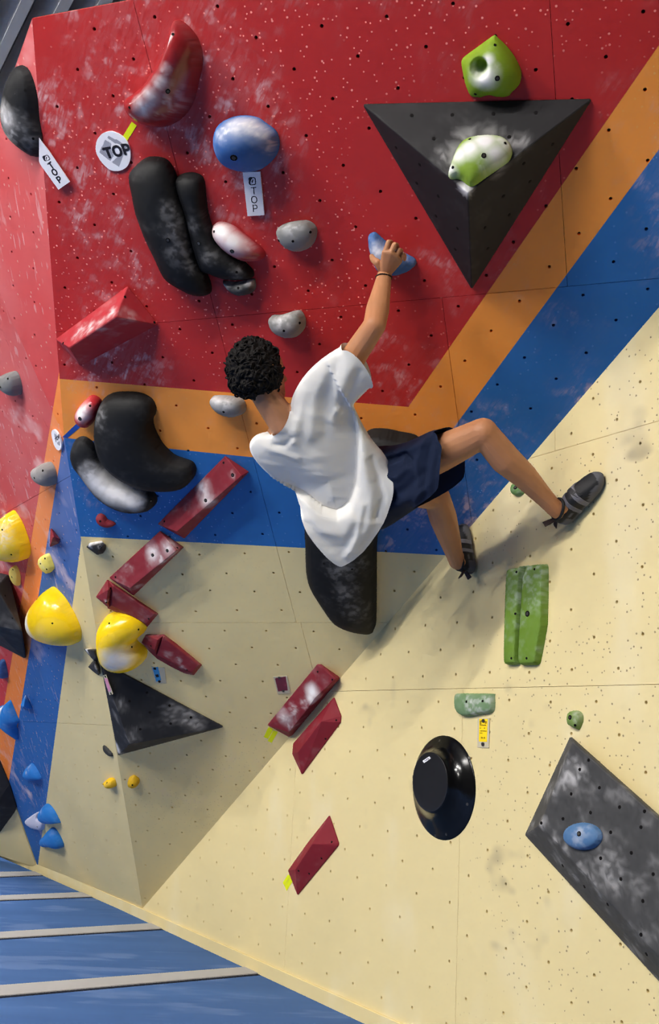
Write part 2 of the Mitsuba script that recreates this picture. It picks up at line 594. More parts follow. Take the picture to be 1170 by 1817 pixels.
tA, kA = A.loc(57, 33), A.loc(1170, 545)
cA = kA * (tA[1] / kA[1])
s1, s2 = A.loc(640, 541)[1], A.loc(350, 1105)[1]
wall('wall_front', 'steep overhanging climbing wall painted red, orange, blue and beige', A, [(0, 0), tuple(cA), tuple(tA), tuple(A.loc(114, 777))],
     [(s1, 9, [A.loc(297, 232)[0], A.loc(983, 117)[0]]), (s2, s1, [A.loc(381, 552)[0], A.loc(806, 690)[0]]), (-1, s2, [A.loc(535, 1110)[0]])],
     'paint_front', [(s2 - .01, tuple(A.loc(590.1, 175))), (-9, tuple(A.loc(358.8, 989.5)))])
cW = A.world(np.r_[cA, 0]) - G0
cB = np.array([cW @ B.d, cW @ B.u])
b1, b2 = B.loc(900, 1220)[1], B.loc(1055, 780)[1]
wall('wall_right', 'upright beige climbing wall right of the overhang', B, [(0, 0), (6.0, 0), (6.0, cB[1]), tuple(cB)],
     [(-1, b1, [B.loc(507, 1677)[0], B.loc(811, 1700)[0]]), (b1, b2, [4.9]), (b2, 9, [3.9])], 'paint_right', [(-9, tuple(B.loc(938.5, 1298.7)))])
xC, gC = C.loc(15, 1391), C.loc(67, 1538)
kC, lC = C.loc(114, 777), C.loc(0, 520)
eC = kC + (lC - kC) * 1.6
fC = gC + (xC - gC) * ((eC[1] - gC[1]) / (xC[1] - gC[1]))
c1, c2 = C.loc(40, 893)[1], C.loc(150, 1285)[1]
wall('wall_left', 'leaning red, orange, blue and beige face left of the sharp edge', C, [(0, 0), tuple(kC), tuple(eC), tuple(fC), tuple(gC)],
     [(c1, 9, [C.loc(66, 720)[0]]), (c2, c1, [C.loc(20, 1000)[0]]), (-1, c2, [])], 'paint_left', [(-9, tuple(C.loc(129, 1285) + np.array([0, .05])))])
eW = C.world(np.r_[eC, 0]) - CU.o
tU, pU = CU.loc(57, 33), CU.loc(29, 113)
wall('wall_upper_left', 'pale red upper face left of the sharp edge', CU, [(0, 0), tuple(tU), tuple(tU + (pU - tU) * 3.6), (eW @ CU.d, eW @ CU.u)],
     [(-9, 9, [])], 'paint_upper_left', [(-99, tuple(CU.loc(49, 122)))])
struct('wall_corner', 'beige foot of the wall at the far left')
put('wall_corner__panel', sheet(D, [(67, 1538), (15, 1391), (-60, 1180), (-150, 1470)], -.02, 0), 'paint_right')
# kick board along the foot of the wall
struct('trim_1', 'pale kick board along the foot of the climbing wall')
w0, w1 = G0 - B.d * 5.5, G0 + B.d * 6
nh = unit([nB[0], nB[1], 0])
P = [w0 - nh * .01, w1 - nh * .01, w1 + nh * .014, w0 + nh * .014]
V = [p * [1, 1, 0] + [0, 0, -.2] for p in P] + [p * [1, 1, 0] + [0, 0, -.001] for p in P]
put('trim_1__board', trimesh.convex.convex_hull(np.array(V)), 'paint_right')

# mats on the floor, with pale strips over their seams
seams = [((0, 1548), (68, 1547), (0, 1556.5), (86, 1553)), ((0, 1590), (150, 1584), (0, 1598), (172, 1591.5)), ((0, 1655), (286, 1638.5), (0, 1666), (299, 1648)), ((0, 1750), (440, 1717), (0, 1768.5), (473, 1727))]
edge0, edge1 = floor_at(6, 1523, MATZ), floor_at(676, 1817, MATZ)
edir = unit(edge1 - edge0)


def meet(p, d):
    """Where a line on the mats meets their edge along the wall."""
    Mx = np.array([[d[0], -edir[0]], [d[1], -edir[1]]])
    t = np.linalg.solve(Mx, (edge0 - p)[:2])[0]
    return p + d * t


def seamline(a, b):
    p, q = floor_at(*a, MATZ), floor_at(*b, MATZ)
    d = unit(q - p)
    e = meet(p, d)
    return e, e - d * 7.5


far_e, far_o = edge0 - edir * 2.5, edge0 - edir * 2.5 + (seamline(*seams[0][:2])[1] - seamline(*seams[0][:2])[0])
near_e = edge0 + edir * 11
near_o = near_e + (seamline(*seams[3][2:])[1] - seamline(*seams[3][2:])[0])
lines = [(far_e, far_o)]
for s in seams:
    lines += [seamline(*s[:2]), seamline(*s[2:])]
lines.append((near_e, near_o))
mat_label = ['farthest blue floor mat at the foot of the wall', 'second farthest blue floor mat, between narrow pale strips', 'middle blue floor mat between two pale strips', 'wide blue floor mat behind the nearest pale strip', 'nearest blue floor mat at the bottom edge of the photo']
for k in range(5):
    (a0, a1), (b0, b1_) = lines[2 * k], lines[2 * k + 1]
    key = thing('floor_mat', mat_label[k], 'mat', 'blue floor mats')
    gap = .03 * unit(b0 - a0) if k else np.zeros(3)
    c0, c1_ = (lines[2 * k + 2] if k < 4 else (b0, b1_))
    quad = [a0 + gap, a1 + gap, c1_, c0]
    pg = sg.polygon.orient(sg.Polygon([q[:2] for q in quad]))
    m = trimesh.creation.extrude_polygon(pg, .3, engine='earcut')
    m.apply_translation([0, 0, MATZ - .3])
    put(part(key, 'body'), m, 'mat_vinyl')
    if k < 4:
        pg = sg.polygon.orient(sg.Polygon([q[:2] for q in (b0, b1_, c1_, c0)]))
        m = trimesh.creation.extrude_polygon(pg, .006, engine='earcut')
        m.apply_translation([0, 0, MATZ])
        put(part(key, 'strip'), m, 'strip_fabric')
        gp = .03 * unit(c0 - b0)
        pg = sg.polygon.orient(sg.Polygon([q[:2] for q in (c0, c1_, c1_ + gp, c0 + gp)]))
        m = trimesh.creation.extrude_polygon(pg, .003, engine='earcut')
        m.apply_translation([0, 0, MATZ - .002])
        put(part(key, 'seam'), m, 'mat_gap')
        labels[key + '__strip'] = {'label': 'pale fabric strip along the mat edge'}


def boxy(key, lo, hi, bsdf):
    m = trimesh.creation.box(np.array(hi) - np.array(lo))
    m.apply_translation((np.array(hi) + np.array(lo)) / 2)
    put(key, m, bsdf)


boxy(struct('floor'), (-9, -10, MATZ - .5), (7, 16, MATZ - .305), 'floor_paint')
boxy(struct('ceiling'), (-9, -10, 5.6), (7, 16, 5.7), 'ceiling_paint')
boxy(struct('wall_back'), (-9, -10.1, MATZ - .305), (7, -10, 5.6), 'room_paint')
boxy(struct('wall_end'), (-9, 16, MATZ - .305), (7, 16.1, 5.6), 'ceiling_paint')
boxy(struct('wall_side'), (-9.1, -10, MATZ - .305), (-9, 16, 5.6), 'room_paint')
boxy(struct('wall_far_side'), (7, -10, MATZ - .305), (7.1, 16, 5.6), 'room_paint')

# roof beams seen over the top of the wall
q0, q1 = floor_at(0, 81, 5.2), floor_at(38, 0, 5.2)
bd_ = unit(q1 - q0)
q2 = floor_at(38 + 70, 0, 5.2)
side_ = unit(np.cross(bd_, [0, 0, 1]))
step = (q2 - q1) @ side_
wd = (floor_at(38 + 23, 0, 5.2) - q1) @ side_
for k in range(-2, 4):
    key = thing('roof_beam', 'grey steel roof beam above the climbing wall', 'beam', 'roof beams')
    o = q1 + side_ * step * k
    e1, e2, e3, e4 = o - bd_ * 5, o + bd_ * 7, o + bd_ * 7 + side_ * wd, o - bd_ * 5 + side_ * wd
    put(part(key, 'body'), trimesh.convex.convex_hull(np.array([e * [1, 1, 0] + [0, 0, z] for e in (e1, e2, e3, e4) for z in (5.2, 5.6)])), 'beam_paint')

# lamps: long tubes hanging under the roof
for x, y, z in LAMPS:
    key = thing('ceiling_lamp', 'long white tube lamp hanging under the roof', 'lamp', 'tube lamps under the roof')
    boxy(part(key, 'housing'), (x - .8, y - .07, z + .02), (x + .8, y + .07, z + .09), 'lamp_housing')
    t = trimesh.creation.box((1.56, .1, .03))
    t.apply_translation((x, y, z))
    kx = part(key, 'tube')
    put(kx, t, 'white_plastic')
    scene[kx]['emitter'] = {'type': 'area', 'radiance': {'type': 'rgb', 'value': [LAMP, LAMP * .97, LAMP * .92]}}
    for dx in (-.6, .6):
        w = trimesh.creation.cylinder(.006, 5.6 - z - .09, sections=6)
        w.apply_translation((x + dx, y, (5.6 + z + .09) / 2))
        put(part(key, 'cable'), w, 'steel')

# ---------------------------------------------------------------- holds on the red part of the overhang
BLACKH, REDH, CRIM, GREYH, GREEN, YEL = L(15, 15, 16), L(168, 34, 40), L(140, 24, 40), L(128, 127, 124), L(122, 152, 30), L(238, 200, 8)
up = lambda k, dx=0: (dx, k)


def P4(pts):
    return cr(0, 0, 2.925, pts)


hold('crescent_hold', 'large glossy red crescent shaped hold above the round TOP sign', 'climbing hold',
     blob(A, cr(0, 0, 2.925, [(885, 130), (900, 115), (925, 125), (965, 160), (1005, 215), (1028, 290), (1028, 360), (1010, 440), (985, 540), (945, 610), (890, 655), (820, 680), (750, 670), (690, 635), (655, 590), (650, 540), (665, 515), (720, 490), (790, 430), (845, 340), (870, 260), (882, 180)]), .13, .5, skew=(-.03, .035)),
     L(136, 20, 26), [(252, 190, .05, .8), (268, 172, .045, .82), (284, 148, .035, .8), (294, 122, .025, .75), (298, 178, .09, .35), (280, 195, .07, .3)], .1, [(298, 162)], [(307, 61), (230, 191)], 'hold_gloss', seed=1)
hold('round_hold', 'big rounded blue hold dusted white on top, over the TOP tag', 'climbing hold',
     blob(A, cr(360, 160, 2.925, [(60, 260), (75, 200), (120, 165), (190, 153), (260, 163), (310, 195), (360, 235), (378, 290), (370, 345), (340, 390), (290, 430), (240, 447), (190, 445), (130, 425), (90, 390), (65, 320)]), .15, .5, skew=(-.02, .03)),
     L(46, 92, 154), [(420, 222, .065, .82), (440, 222, .065, .84), (460, 232, .06, .8), (398, 232, .045, .75), (478, 255, .05, .55)], .12, [], [], 'hold', seed=2)
bolt('round_hold', trimesh.Trimesh(*meshkit.WRITTEN[scene['round_hold__body']['filename']][:2], process=False), 415, 280, .013)
hold('long_hold', 'widest long black hold, chalky along its middle, under the round TOP sign', 'climbing hold',
     blob(A, cr(200, 240, 3.25, [(78, 250), (105, 200), (170, 150), (240, 145), (295, 165), (330, 215), (360, 290), (385, 370), (420, 470), (445, 580), (465, 680), (490, 760), (530, 830), (550, 890), (548, 930), (520, 945), (450, 940), (390, 910), (300, 855), (260, 790), (230, 720), (180, 620), (150, 540), (120, 460), (100, 360)]), .12, .36, skew=(.015, .015), bump=.004),
     BLACKH, [(300, 375, .05, .16), (310, 410, .06, .2), (318, 445, .07, .2), (335, 470, .05, .14)], .03, [(298, 426)], [], seed=3)
hold('long_hold', 'narrower long black hold bending right, just right of the widest one', 'climbing hold',
     blob(A, cr(200, 240, 3.25, [(355, 270), (380, 240), (440, 228), (495, 245), (515, 280), (525, 370), (540, 470), (570, 560), (610, 630), (690, 700), (760, 755), (800, 800), (795, 835), (720, 838), (640, 830), (560, 800), (510, 790), (490, 740), (470, 680), (440, 570), (410, 450), (380, 360)]), .085, .34, bump=.003),
     BLACKH, [(340, 400, .04, .1), (420, 483, .04, .22), (370, 455, .04, .12)], .03, [(353, 432)], [(420, 483)], seed=4)
hold('half_moon_hold', 'small black half moon hold under the tip of the bent black hold', 'climbing hold',
     blob(A, cr(200, 240, 3.25, [(628, 850), (700, 858), (800, 838), (815, 850), (818, 890), (795, 920), (740, 935), (690, 920), (650, 885)]), .06, .4, skew=(0, .012)),
     L(44, 46, 46), [(408, 503, .03, .9), (425, 502, .03, .9), (440, 499, .025, .9)], .2, [], [(423, 511)], seed=5)
hold('oval_hold', 'pale pink and red oval hold beside the bent black hold', 'climbing hold',
     blob(A, cr(200, 240, 3.25, [(573, 550), (585, 520), (625, 515), (690, 540), (760, 590), (820, 640), (860, 680), (868, 710), (840, 738), (780, 745), (735, 735), (660, 690), (610, 640), (580, 600)]), .085, .5, skew=(-.01, .02)),
     L(160, 30, 40), [(395, 412, .075, .97), (412, 425, .07, .9), (430, 432, .05, .55)], .12, [(412, 446)], [(380, 411)], 'hold_gloss', seed=6)
GJ = dict(h=.07, e=.3, skew=(-.003, .02))
grp = None
hold('jug_hold', 'grey half round jug hold below the white TOP tag', 'climbing hold',
     blob(A, cr(200, 240, 3.25, [(945, 570), (955, 540), (1010, 515), (1100, 503), (1140, 515), (1170, 550), (1165, 610), (1130, 660), (1060, 685), (1000, 665), (960, 620)]), **GJ), GREYH,
     [(520, 400, .05, .5)], .16, [], [(520, 428), (551, 412), (495, 427)], seed=7)
hold('jug_hold', 'grey half round jug hold just above the head of the climber', 'climbing hold',
     blob(A, cr(380, 400, 2.925, [(282, 500), (300, 478), (340, 478), (420, 455), (450, 462), (468, 500), (465, 545), (430, 585), (385, 597), (330, 580), (295, 545)]), **GJ), GREYH,
     [(500, 568, .05, .6)], .16, [], [(504, 587), (532, 573)], seed=8)
hold('jug_hold', 'grey half round jug hold on the orange band behind the hair of the climber', 'climbing hold',
     blob(A, cr(80, 640, 3.079, [(902, 220), (925, 205), (1010, 208), (1070, 225), (1090, 260), (1085, 295), (1050, 315), (1010, 318), (950, 295), (910, 255)]), **GJ), GREYH,
     [(385, 710, .05, .8), (400, 712, .05, .7)], .16, [], [(397, 731)], seed=9)
m = facets(A, [(cr(0, 480, 2.925, [(302, 355), (665, 88), (812, 275), (420, 483)]), cr(0, 480, 2.925, [(365, 398, .11), (604, 240, .13)]))], .006, .012)
hold('prism_hold', 'red three sided prism hold near the left edge of the red wall', 'climbing hold', m, L(158, 30, 40),
     [(140, 592, .05, .5), (160, 583, .04, .66), (178, 572, .04, .66), (198, 556, .04, .66), (225, 560, .05, .3)], .12, [], [(222, 527), (274, 572), (112, 609)], seed=10, smooth=False)
# the big triangular volume and the holds on and above it
vol = facets(A, [([(649, 187), (1046, 178), (838, 507)], [(831, 341, .27)])], .006, .018)
vk = hold('triangle_volume', 'big black three sided pyramid volume under the green hold', 'volume', vol, L(31, 30, 32),
          [(800, 275, .06, .3), (830, 245, .06, .28), (870, 238, .05, .25), (905, 262, .05, .35), (925, 255, .04, .35), (825, 335, .03, .9), (880, 290, .05, .3)], .015, [],
          [(731, 205), (803, 204), (876, 202), (951, 200), (770, 246), (703, 262), (745, 292), (740, 325), (778, 348), (774, 383), (812, 405), (808, 442), (981, 256), (930, 290), (941, 322), (894, 348), (904, 381), (861, 404), (866, 441), (904, 243)], seed=11, smooth=False, bsdf='hold', br=.011)
hold('pocket_hold', 'bright green hold with a round finger pocket, above the black pyramid', 'climbing hold',
     blob(A, cr(780, 60, 6.882, [(650, 48), (690, 60), (800, 165), (900, 290), (985, 460), (990, 580), (960, 660), (880, 740), (830, 790), (700, 795), (600, 768), (500, 800), (400, 795), (360, 770), (300, 620), (258, 400), (265, 340), (300, 300), (450, 190)]), .09, .55, res=.005,
          dent=lambda p, f: f * (1 - .96 * np.exp(-(np.linalg.norm(p - A.loc(855, 112), axis=1) / .026) ** 4))),
     GREEN, [(862, 135, .05, .95), (848, 130, .035, .8), (866, 108, .025, .9), (875, 125, .03, .6)], .05, [(883, 139)], [(879, 80), (844, 167)], seed=12)
fv = face_frame(vol, 850, 230)
hold('pinch_hold', 'green hold rubbed white with chalk, on the top face of the black pyramid', 'climbing hold',
     blob(fv, cr(780, 220, 7.8, [(115, 640), (150, 540), (190, 430), (250, 300), (340, 205), (480, 165), (650, 148), (850, 155), (950, 210), (1005, 290), (1000, 370), (950, 460), (800, 570), (640, 680), (500, 780), (430, 805), (380, 780), (310, 725), (240, 700), (150, 700)]), .07, .42, res=.005),
     GREEN, [(835, 262, .05, .95), (860, 250, .06, .97), (880, 270, .06, .9), (815, 275, .04, .9), (895, 255, .05, .85), (800, 300, .035, .85), (865, 285, .04, .6)], .25, [(859, 276)], [(834, 247), (804, 297), (897, 254)], seed=13)
hold('wedge_hold', 'blue hold gripped by the right hand of the climber', 'climbing hold',
     blob(A, cr(620, 400, 7.3125, [(230, 180), (260, 140), (310, 122), (345, 140), (400, 190), (460, 240), (560, 300), (700, 390), (820, 455), (855, 500), (845, 550), (780, 605), (680, 645), (600, 665), (520, 660), (430, 640), (340, 590), (300, 480), (260, 380), (235, 280)]), .08, .5, res=.005),
     L(46, 92, 150), [(668, 450, .05, .8), (660, 440, .03, .5), (715, 460, .03, .35)], .15, seed=14)

# ---------------------------------------------------------------- holds on the orange and blue bands
hold('roller_hold', 'small red and pink roller hold left of the big black bean, at the blue tape', 'climbing hold',
     blob(A, cr(80, 640, 3.079, [(158, 310), (170, 270), (225, 215), (255, 206), (288, 225), (293, 255), (270, 320), (240, 365), (210, 366), (175, 345)]), .08, .42), L(178, 34, 44),
     [(143, 735, .05, .97), (150, 728, .04, .8)], .12, [(142, 743)], [(160, 720)], 'hold_gloss', seed=15)
hold('bean_hold', 'big smooth black bean shaped hold on the orange and blue bands', 'climbing hold',
     blob(A, cr(80, 640, 3.079, [(300, 235), (350, 205), (420, 198), (500, 205), (560, 235), (585, 280), (583, 320), (570, 350), (580, 400), (610, 460), (640, 500), (690, 545), (740, 565), (790, 585), (808, 625), (795, 670), (750, 710), (690, 722), (600, 720), (540, 712), (480, 690), (400, 650), (340, 600), (300, 560), (275, 500), (260, 420), (265, 320), (280, 270)]), .13, .36),
     L(17, 17, 18), [(178, 735, .05, .16), (174, 755, .04, .14)], .022, seed=16)
hold('bean_hold', 'black bean hold worn white with chalk, tucked under the big black bean', 'climbing hold',
     blob(A, cr(80, 640, 3.079, [(130, 530), (140, 470), (165, 440), (200, 432), (240, 455), (268, 490), (290, 540), (320, 600), (370, 650), (440, 690), (520, 715), (580, 735), (600, 765), (595, 800), (560, 830), (500, 838), (440, 835), (360, 805), (280, 750), (230, 690), (180, 620), (150, 590)]), .08, .45),
     L(22, 22, 24), [(162, 846, .07, .8), (172, 856, .08, .9), (182, 865, .08, .95), (193, 871, .08, .95), (205, 877, .08, .95), (217, 882, .08, .95), (230, 886, .07, .92), (242, 889, .05, .8), (150, 832, .05, .2)], .03, [(268, 889)], [], seed=17)
CRM = L(122, 22, 36)


def box_hold(label, fr, pieces, patches, screws, seed, bolts=(), grime=.14):
    return hold('box_hold', label, 'climbing hold', facets(fr, pieces, .0045, .012), CRM, patches, grime, bolts, screws, seed=seed, smooth=False)


c6 = lambda p: cr(80, 640, 3.079, p)
c7 = lambda p: cr(120, 920, 3.656, p)
box_hold('uppermost dark red box hold, on the blue band left of the climber', A, [(c6([(626, 888), (988, 524), (1109, 605), (762, 962)]), c6([(722, 930, .06), (1072, 628, .06)]))],
         [(360, 866, .06, .78), (366, 885, .05, .8), (412, 842, .025, .4)], [(397, 821), (430, 846), (292, 925)], 20, [(413, 843), (365, 888)])
box_hold('dark red box hold with chalked bolts at the top of the grey beige area', A, [(c7([(281, 381), (604, 84), (748, 184), (430, 490)]), c7([(408, 447, .06), (702, 207, .065)]))],
         [(272, 980, .06, .82), (296, 974, .055, .78), (285, 990, .04, .7), (230, 1010, .04, .35), (245, 1040, .04, .3)], [(205, 1024), (315, 972)], 21, [(271, 985), (297, 977)])
box_hold('dark red wing shaped hold just above the yellow ball hold', A, [(c7([(275, 408), (583, 615), (517, 694), (267, 575)]), c7([(300, 440, .035), (558, 618, .03), (512, 676, .03), (290, 560, .035)])), (c7([(193, 505), (240, 442), (262, 400), (300, 425), (277, 577)]), c7([(262, 465, .055), (252, 540, .05)]))],
         [(188, 1068, .02, .5)], [(196, 1044), (189, 1069), (252, 1107), (264, 1098)], 22)
c8 = lambda p: cr(240, 1110, 8.357, p)
box_hold('dark red bent hold right of the yellow ball hold, above the black pyramid', A, [(c8([(112, 240), (172, 135), (430, 135), (335, 470), (240, 385)]), c8([(330, 210, .045), (290, 350, .045)])), (c8([(430, 135), (600, 262), (980, 575), (868, 717), (740, 688), (540, 590), (330, 470)]), c8([(425, 180, .035), (335, 430, .035), (935, 580, .03), (840, 680, .03)]))],
         [(300, 1162, .03, .4), (315, 1172, .03, .5), (325, 1185, .03, .45)], [(287, 1136), (268, 1146), (332, 1189)], 23)
c9 = lambda p: cr(440, 1160, 5.318, p)
box_hold('dark red box hold with heavy white chalk, its low end at two yellow tapes', A, [(c9([(198, 665), (662, 102), (692, 102), (858, 217), (856, 235), (420, 755), (390, 772)]), c9([(388, 735, .05), (560, 520, .07), (640, 405, .07), (825, 235, .05)]))],
         [(555, 1228, .055, .97), (552, 1240, .04, .9), (505, 1273, .06, .8), (520, 1260, .05, .6), (515, 1285, .05, .6), (540, 1247, .04, .55)], [(564, 1192), (590, 1206)], 24)
box_hold('dark red wing shaped hold on the beige wall, under the chalked box hold', B, [(c9([(820, 422), (883, 590), (878, 645), (520, 1128), (434, 945), (442, 850), (690, 600)]), c9([(700, 640, .06), (480, 930, .05)]))],
         [], [(597, 1278), (578, 1311)], 25, grime=.06)
c10 = lambda p: cr(460, 1420, 5.85, p)
box_hold('lowest dark red wing shaped hold, alone above the floor on the beige wall', B, [(c10([(738, 170), (830, 445), (826, 465), (410, 970), (317, 730), (515, 452), (538, 440)]), c10([(560, 455, .06), (385, 720, .055)]))],
         [], [(589, 1494), (571, 1523), (549, 1550), (530, 1545)], 26, grime=.06)
hold('foot_chip', 'tiny red foothold on the blue band under the black beans', 'climbing hold', blob(A, c6([(275, 862), (295, 843), (320, 852), (340, 876), (370, 888), (380, 903), (340, 912), (295, 895)]), .035, .45, res=.004), CRM, [], .15, [], [(178, 925)], seed=27)
hold('jib_hold', 'black and white split foothold in the upper left corner of the grey beige area', 'climbing hold',
     facets(A, [(cr(0, 820, 4.545, [(708, 680), (730, 652), (822, 636), (850, 665), (850, 695), (832, 726), (788, 738)]), cr(0, 820, 4.545, [(740, 675, .03), (835, 668, .045), (800, 705, .045)]))], .004, .006), L(26, 26, 28),
     [(163, 963, .03, .9), (172, 961, .03, .9), (180, 960, .025, .85), (176, 970, .015, .4)], .06, [(178, 971)], [], seed=28, smooth=False)

# ---------------------------------------------------------------- the long black hold behind the climber
hold('fin_hold', 'very long black curved hold behind and below the climber', 'climbing hold',
     blob(A, [(640, 786), (655, 774), (680, 773), (705, 778), (738, 787), (745, 815), (722, 862), (692, 912), (674, 945), (666, 970), (665, 1050), (664, 1118), (656, 1129), (640, 1125), (596, 1109), (568, 1071), (545, 1028), (541, 965), (541, 930), (560, 880), (600, 830)], .15, .27, bump=.004),
     L(11, 11, 12), [(605, 1010, .09, .16), (615, 1050, .08, .16), (630, 1085, .08, .12), (610, 985, .07, .14), (640, 1000, .05, .1)], .03, [], [(575, 1000), (640, 1120), (625, 1010)], seed=29)

# ---------------------------------------------------------------- holds on the grey beige part and the edge
hold('ball_hold', 'yellow two lobed ball hold with a white chalked face, on the sharp edge', 'climbing hold',
     blob(A, c7([(190, 770), (200, 715), (240, 670), (310, 648), (380, 650), (440, 675), (480, 710), (492, 745), (475, 785), (440, 812), (425, 838), (448, 862), (478, 885), (492, 920), (480, 960), (440, 1000), (380, 1012), (310, 1005), (250, 970), (210, 910)]), .16, .5, skew=(-.02, .02)),
     YEL, [(205, 1168, .085, .99), (215, 1172, .085, .95), (198, 1180, .07, .9)], .05, [], [(194, 1106), (246, 1117), (234, 1148)], 'hold_gloss', seed=30)
m = facets(A, [(cr(140, 1160, 3.656, [(150, 52), (930, 467), (262, 646)]), cr(140, 1160, 3.656, [(333, 580, .15)]))], .006, .018)
sv = hold('triangle_volume', 'smaller black pyramid volume on the edge below the yellow ball hold', 'volume', m, L(27, 27, 30),
          [(335, 1275, .08, .3), (310, 1262, .08, .25), (350, 1285, .06, .25), (235, 1305, .06, .2), (207, 1325, .05, .8), (215, 1250, .05, .25), (205, 1270, .05, .15)], .03, [], [(230, 1244), (266, 1264), (301, 1252), (339, 1273), (249, 1294), (303, 1284), (261, 1229)], seed=31, smooth=False, br=.012)
pv = face_frame(m, 195, 1225)
c11 = lambda p: cr(140, 1160, 3.656, p)
k = thing('marker_plate', 'narrow pink marker strip on the left face of the smaller black pyramid', 'label')
put(part(k, 'plate'), sheet(pv, c11([(158, 140), (176, 134), (222, 262), (200, 268)]), .001, .004), 'clear_plate')
scene['pink_print'] = principled(L(206, 140, 170), .5, .3)
put(part(k, 'strip'), sheet(pv, c11([(165, 160), (186, 160), (208, 240), (192, 248)]), .004, .0055), 'pink_print')
for u, v in ((172, 148), (208, 258)):
    put(part(k, 'screw'), disc_mesh(pv.px(140 + u / 3.656, 1160 + v / 3.656, .005), pv.n, .007), 'dark_hole')
hold('hook_hold', 'yellow hook foothold on the grey side, right of the sharp edge', 'climbing hold', blob(A, c11([(315, 850), (318, 822), (335, 808), (355, 804), (385, 828), (380, 860), (340, 866)]), .05, .45, res=.004), L(190, 150, 10), [], .08, [], [(235, 1393)], seed=32)

# ---------------------------------------------------------------- holds on the left face
hold('wing_hold', 'black chalk-marked hold wrapping the top of the sharp left edge', 'climbing hold',
     blob(CU, [(34, 116), (47, 124), (57, 148), (63, 176), (66, 210), (71, 246), (69, 268), (64, 279), (54, 274), (40, 262), (25, 248), (17, 228), (14, 205), (17, 175), (22, 146), (27, 126)], .085, .5, lift=.12, skew=(0, .01)), L(20, 20, 22),
     [(8, 205, .06, .8), (14, 225, .06, .5), (25, 215, .06, .25), (40, 240, .05, .15), (50, 250, .05, .15)], .04, [], [(45, 160), (59, 246)], seed=40)
c12 = lambda p: cr(0, 480, 2.925, p)
c13 = lambda p: cr(0, 820, 4.545, p)
hold('jug_hold', 'grey jug hold cut by the left border of the photo, on the pale red face', 'climbing hold', blob(C, c12([(-25, 560), (0, 545), (25, 537), (48, 535), (65, 560), (78, 610), (78, 645), (68, 657), (35, 637), (0, 608), (-20, 590)]), .075, .4, lift=.5), L(112, 112, 112), [], .15, [], [(14, 672), (1, 687)], seed=41)
hold('jug_hold', 'grey jug hold at the orange band of the left face', 'climbing hold', blob(C, c13([(240, 75), (265, 45), (330, 22), (360, 27), (390, 80), (403, 150), (395, 198), (370, 200), (310, 165), (260, 120)]), .08, .4, lift=.5), L(128, 124, 122), [], .15, [], [(76, 835), (61, 848)], seed=42)
c14 = lambda p: cr(0, 900, 6.49, p)
hold('chip_hold', 'small dark red triangular chip on the blue band of the left face', 'climbing hold', facets(C, [(c14([(602, 252), (692, 365), (680, 402), (594, 440)]), c14([(618, 345, .06)]))], .005, .01), CRM, [], .1, seed=43, smooth=False)
hold('slot_hold', 'cream yellow foothold with two holes where the orange meets the blue', 'climbing hold', blob(C, c14([(435, 630), (450, 580), (520, 547), (545, 570), (575, 650), (592, 705), (580, 738), (540, 772), (510, 750), (445, 670)]), .04, .36, lift=.5, res=.006), L(226, 208, 96), [(72, 1000, .04, .5)], .2, [], [(80, 991), (72, 1000), (83, 1010)], seed=44)
hold('slot_hold', 'cream yellow foothold under the big yellow hold at the left border', 'climbing hold', blob(C, c14([(105, 745), (112, 702), (150, 682), (175, 705), (200, 770), (210, 830), (205, 900), (187, 912), (150, 870), (115, 800)]), .035, .36, lift=.5, res=.006), L(222, 196, 96), [], .2, [], [(23, 1011), (21, 1024)], seed=45)
hold('shell_hold', 'big glossy yellow pointed hold with a white chalked tip, on the blue band', 'climbing hold',
     blob(C, c14([(425, 1003), (465, 1028), (560, 1130), (640, 1260), (700, 1380), (745, 1500), (752, 1600), (735, 1642), (690, 1650), (560, 1630), (420, 1595), (310, 1560), (235, 1490), (207, 1440), (225, 1320), (260, 1190), (340, 1080), (390, 1020)]), .17, .45, lift=.6, skew=(.03, 0)),
     L(240, 200, 6), [(38, 1110, .1, .98), (44, 1115, .1, .9), (36, 1125, .08, .95)], .05, [], [(66, 1063), (93, 1106)], 'hold_gloss', seed=46)
hold('shell_hold', 'big glossy yellow hold cut off by the left border of the photo', 'climbing hold',
     blob(C, c14([(-40, 120), (0, 112), (45, 170), (100, 270), (150, 400), (180, 500), (188, 590), (170, 650), (130, 672), (60, 665), (-20, 660), (-120, 640), (-160, 450), (-110, 220)]), .15, .45, lift=.6),
     L(240, 200, 6), [(0, 950, .09, .6)], .05, [], [(4, 940), (20, 984)], 'hold_gloss', seed=47)
c15 = lambda p: cr(140, 1130, 7.3125, p)
hold('jib_hold', 'upper of two small black jibs at the left edge of the yellow ball hold', 'climbing hold', facets(C, [(c15([(88, 158), (235, 163), (258, 235), (245, 302), (208, 298), (150, 215)]), c15([(200, 185, .05), (222, 255, .05)]))], .004, .01), L(24, 24, 26), [(158, 1151, .03, .9), (153, 1152, .03, .9)], .06, seed=48, smooth=False)
hold('jib_hold', 'lower of two small black jibs at the left edge of the yellow ball hold', 'climbing hold', facets(C, [(c15([(140, 385), (200, 312), (240, 322), (275, 400), (278, 470), (262, 485), (210, 448)]), c15([(205, 345, .045), (235, 420, .05)]))], .004, .01), L(30, 30, 34), [(172, 1186, .03, .45)], .1, seed=49, smooth=False)
c16 = lambda p: cr(0, 1200, 4.545, p)
hold('chip_hold', 'thin black diamond chip on the beige foot of the left face', 'climbing hold', blob(C, c16([(830, 560), (850, 570), (900, 625), (905, 650), (880, 642), (838, 605)]), .02, .4, round_=False, res=.006), L(44, 44, 44), [], .1, seed=50)
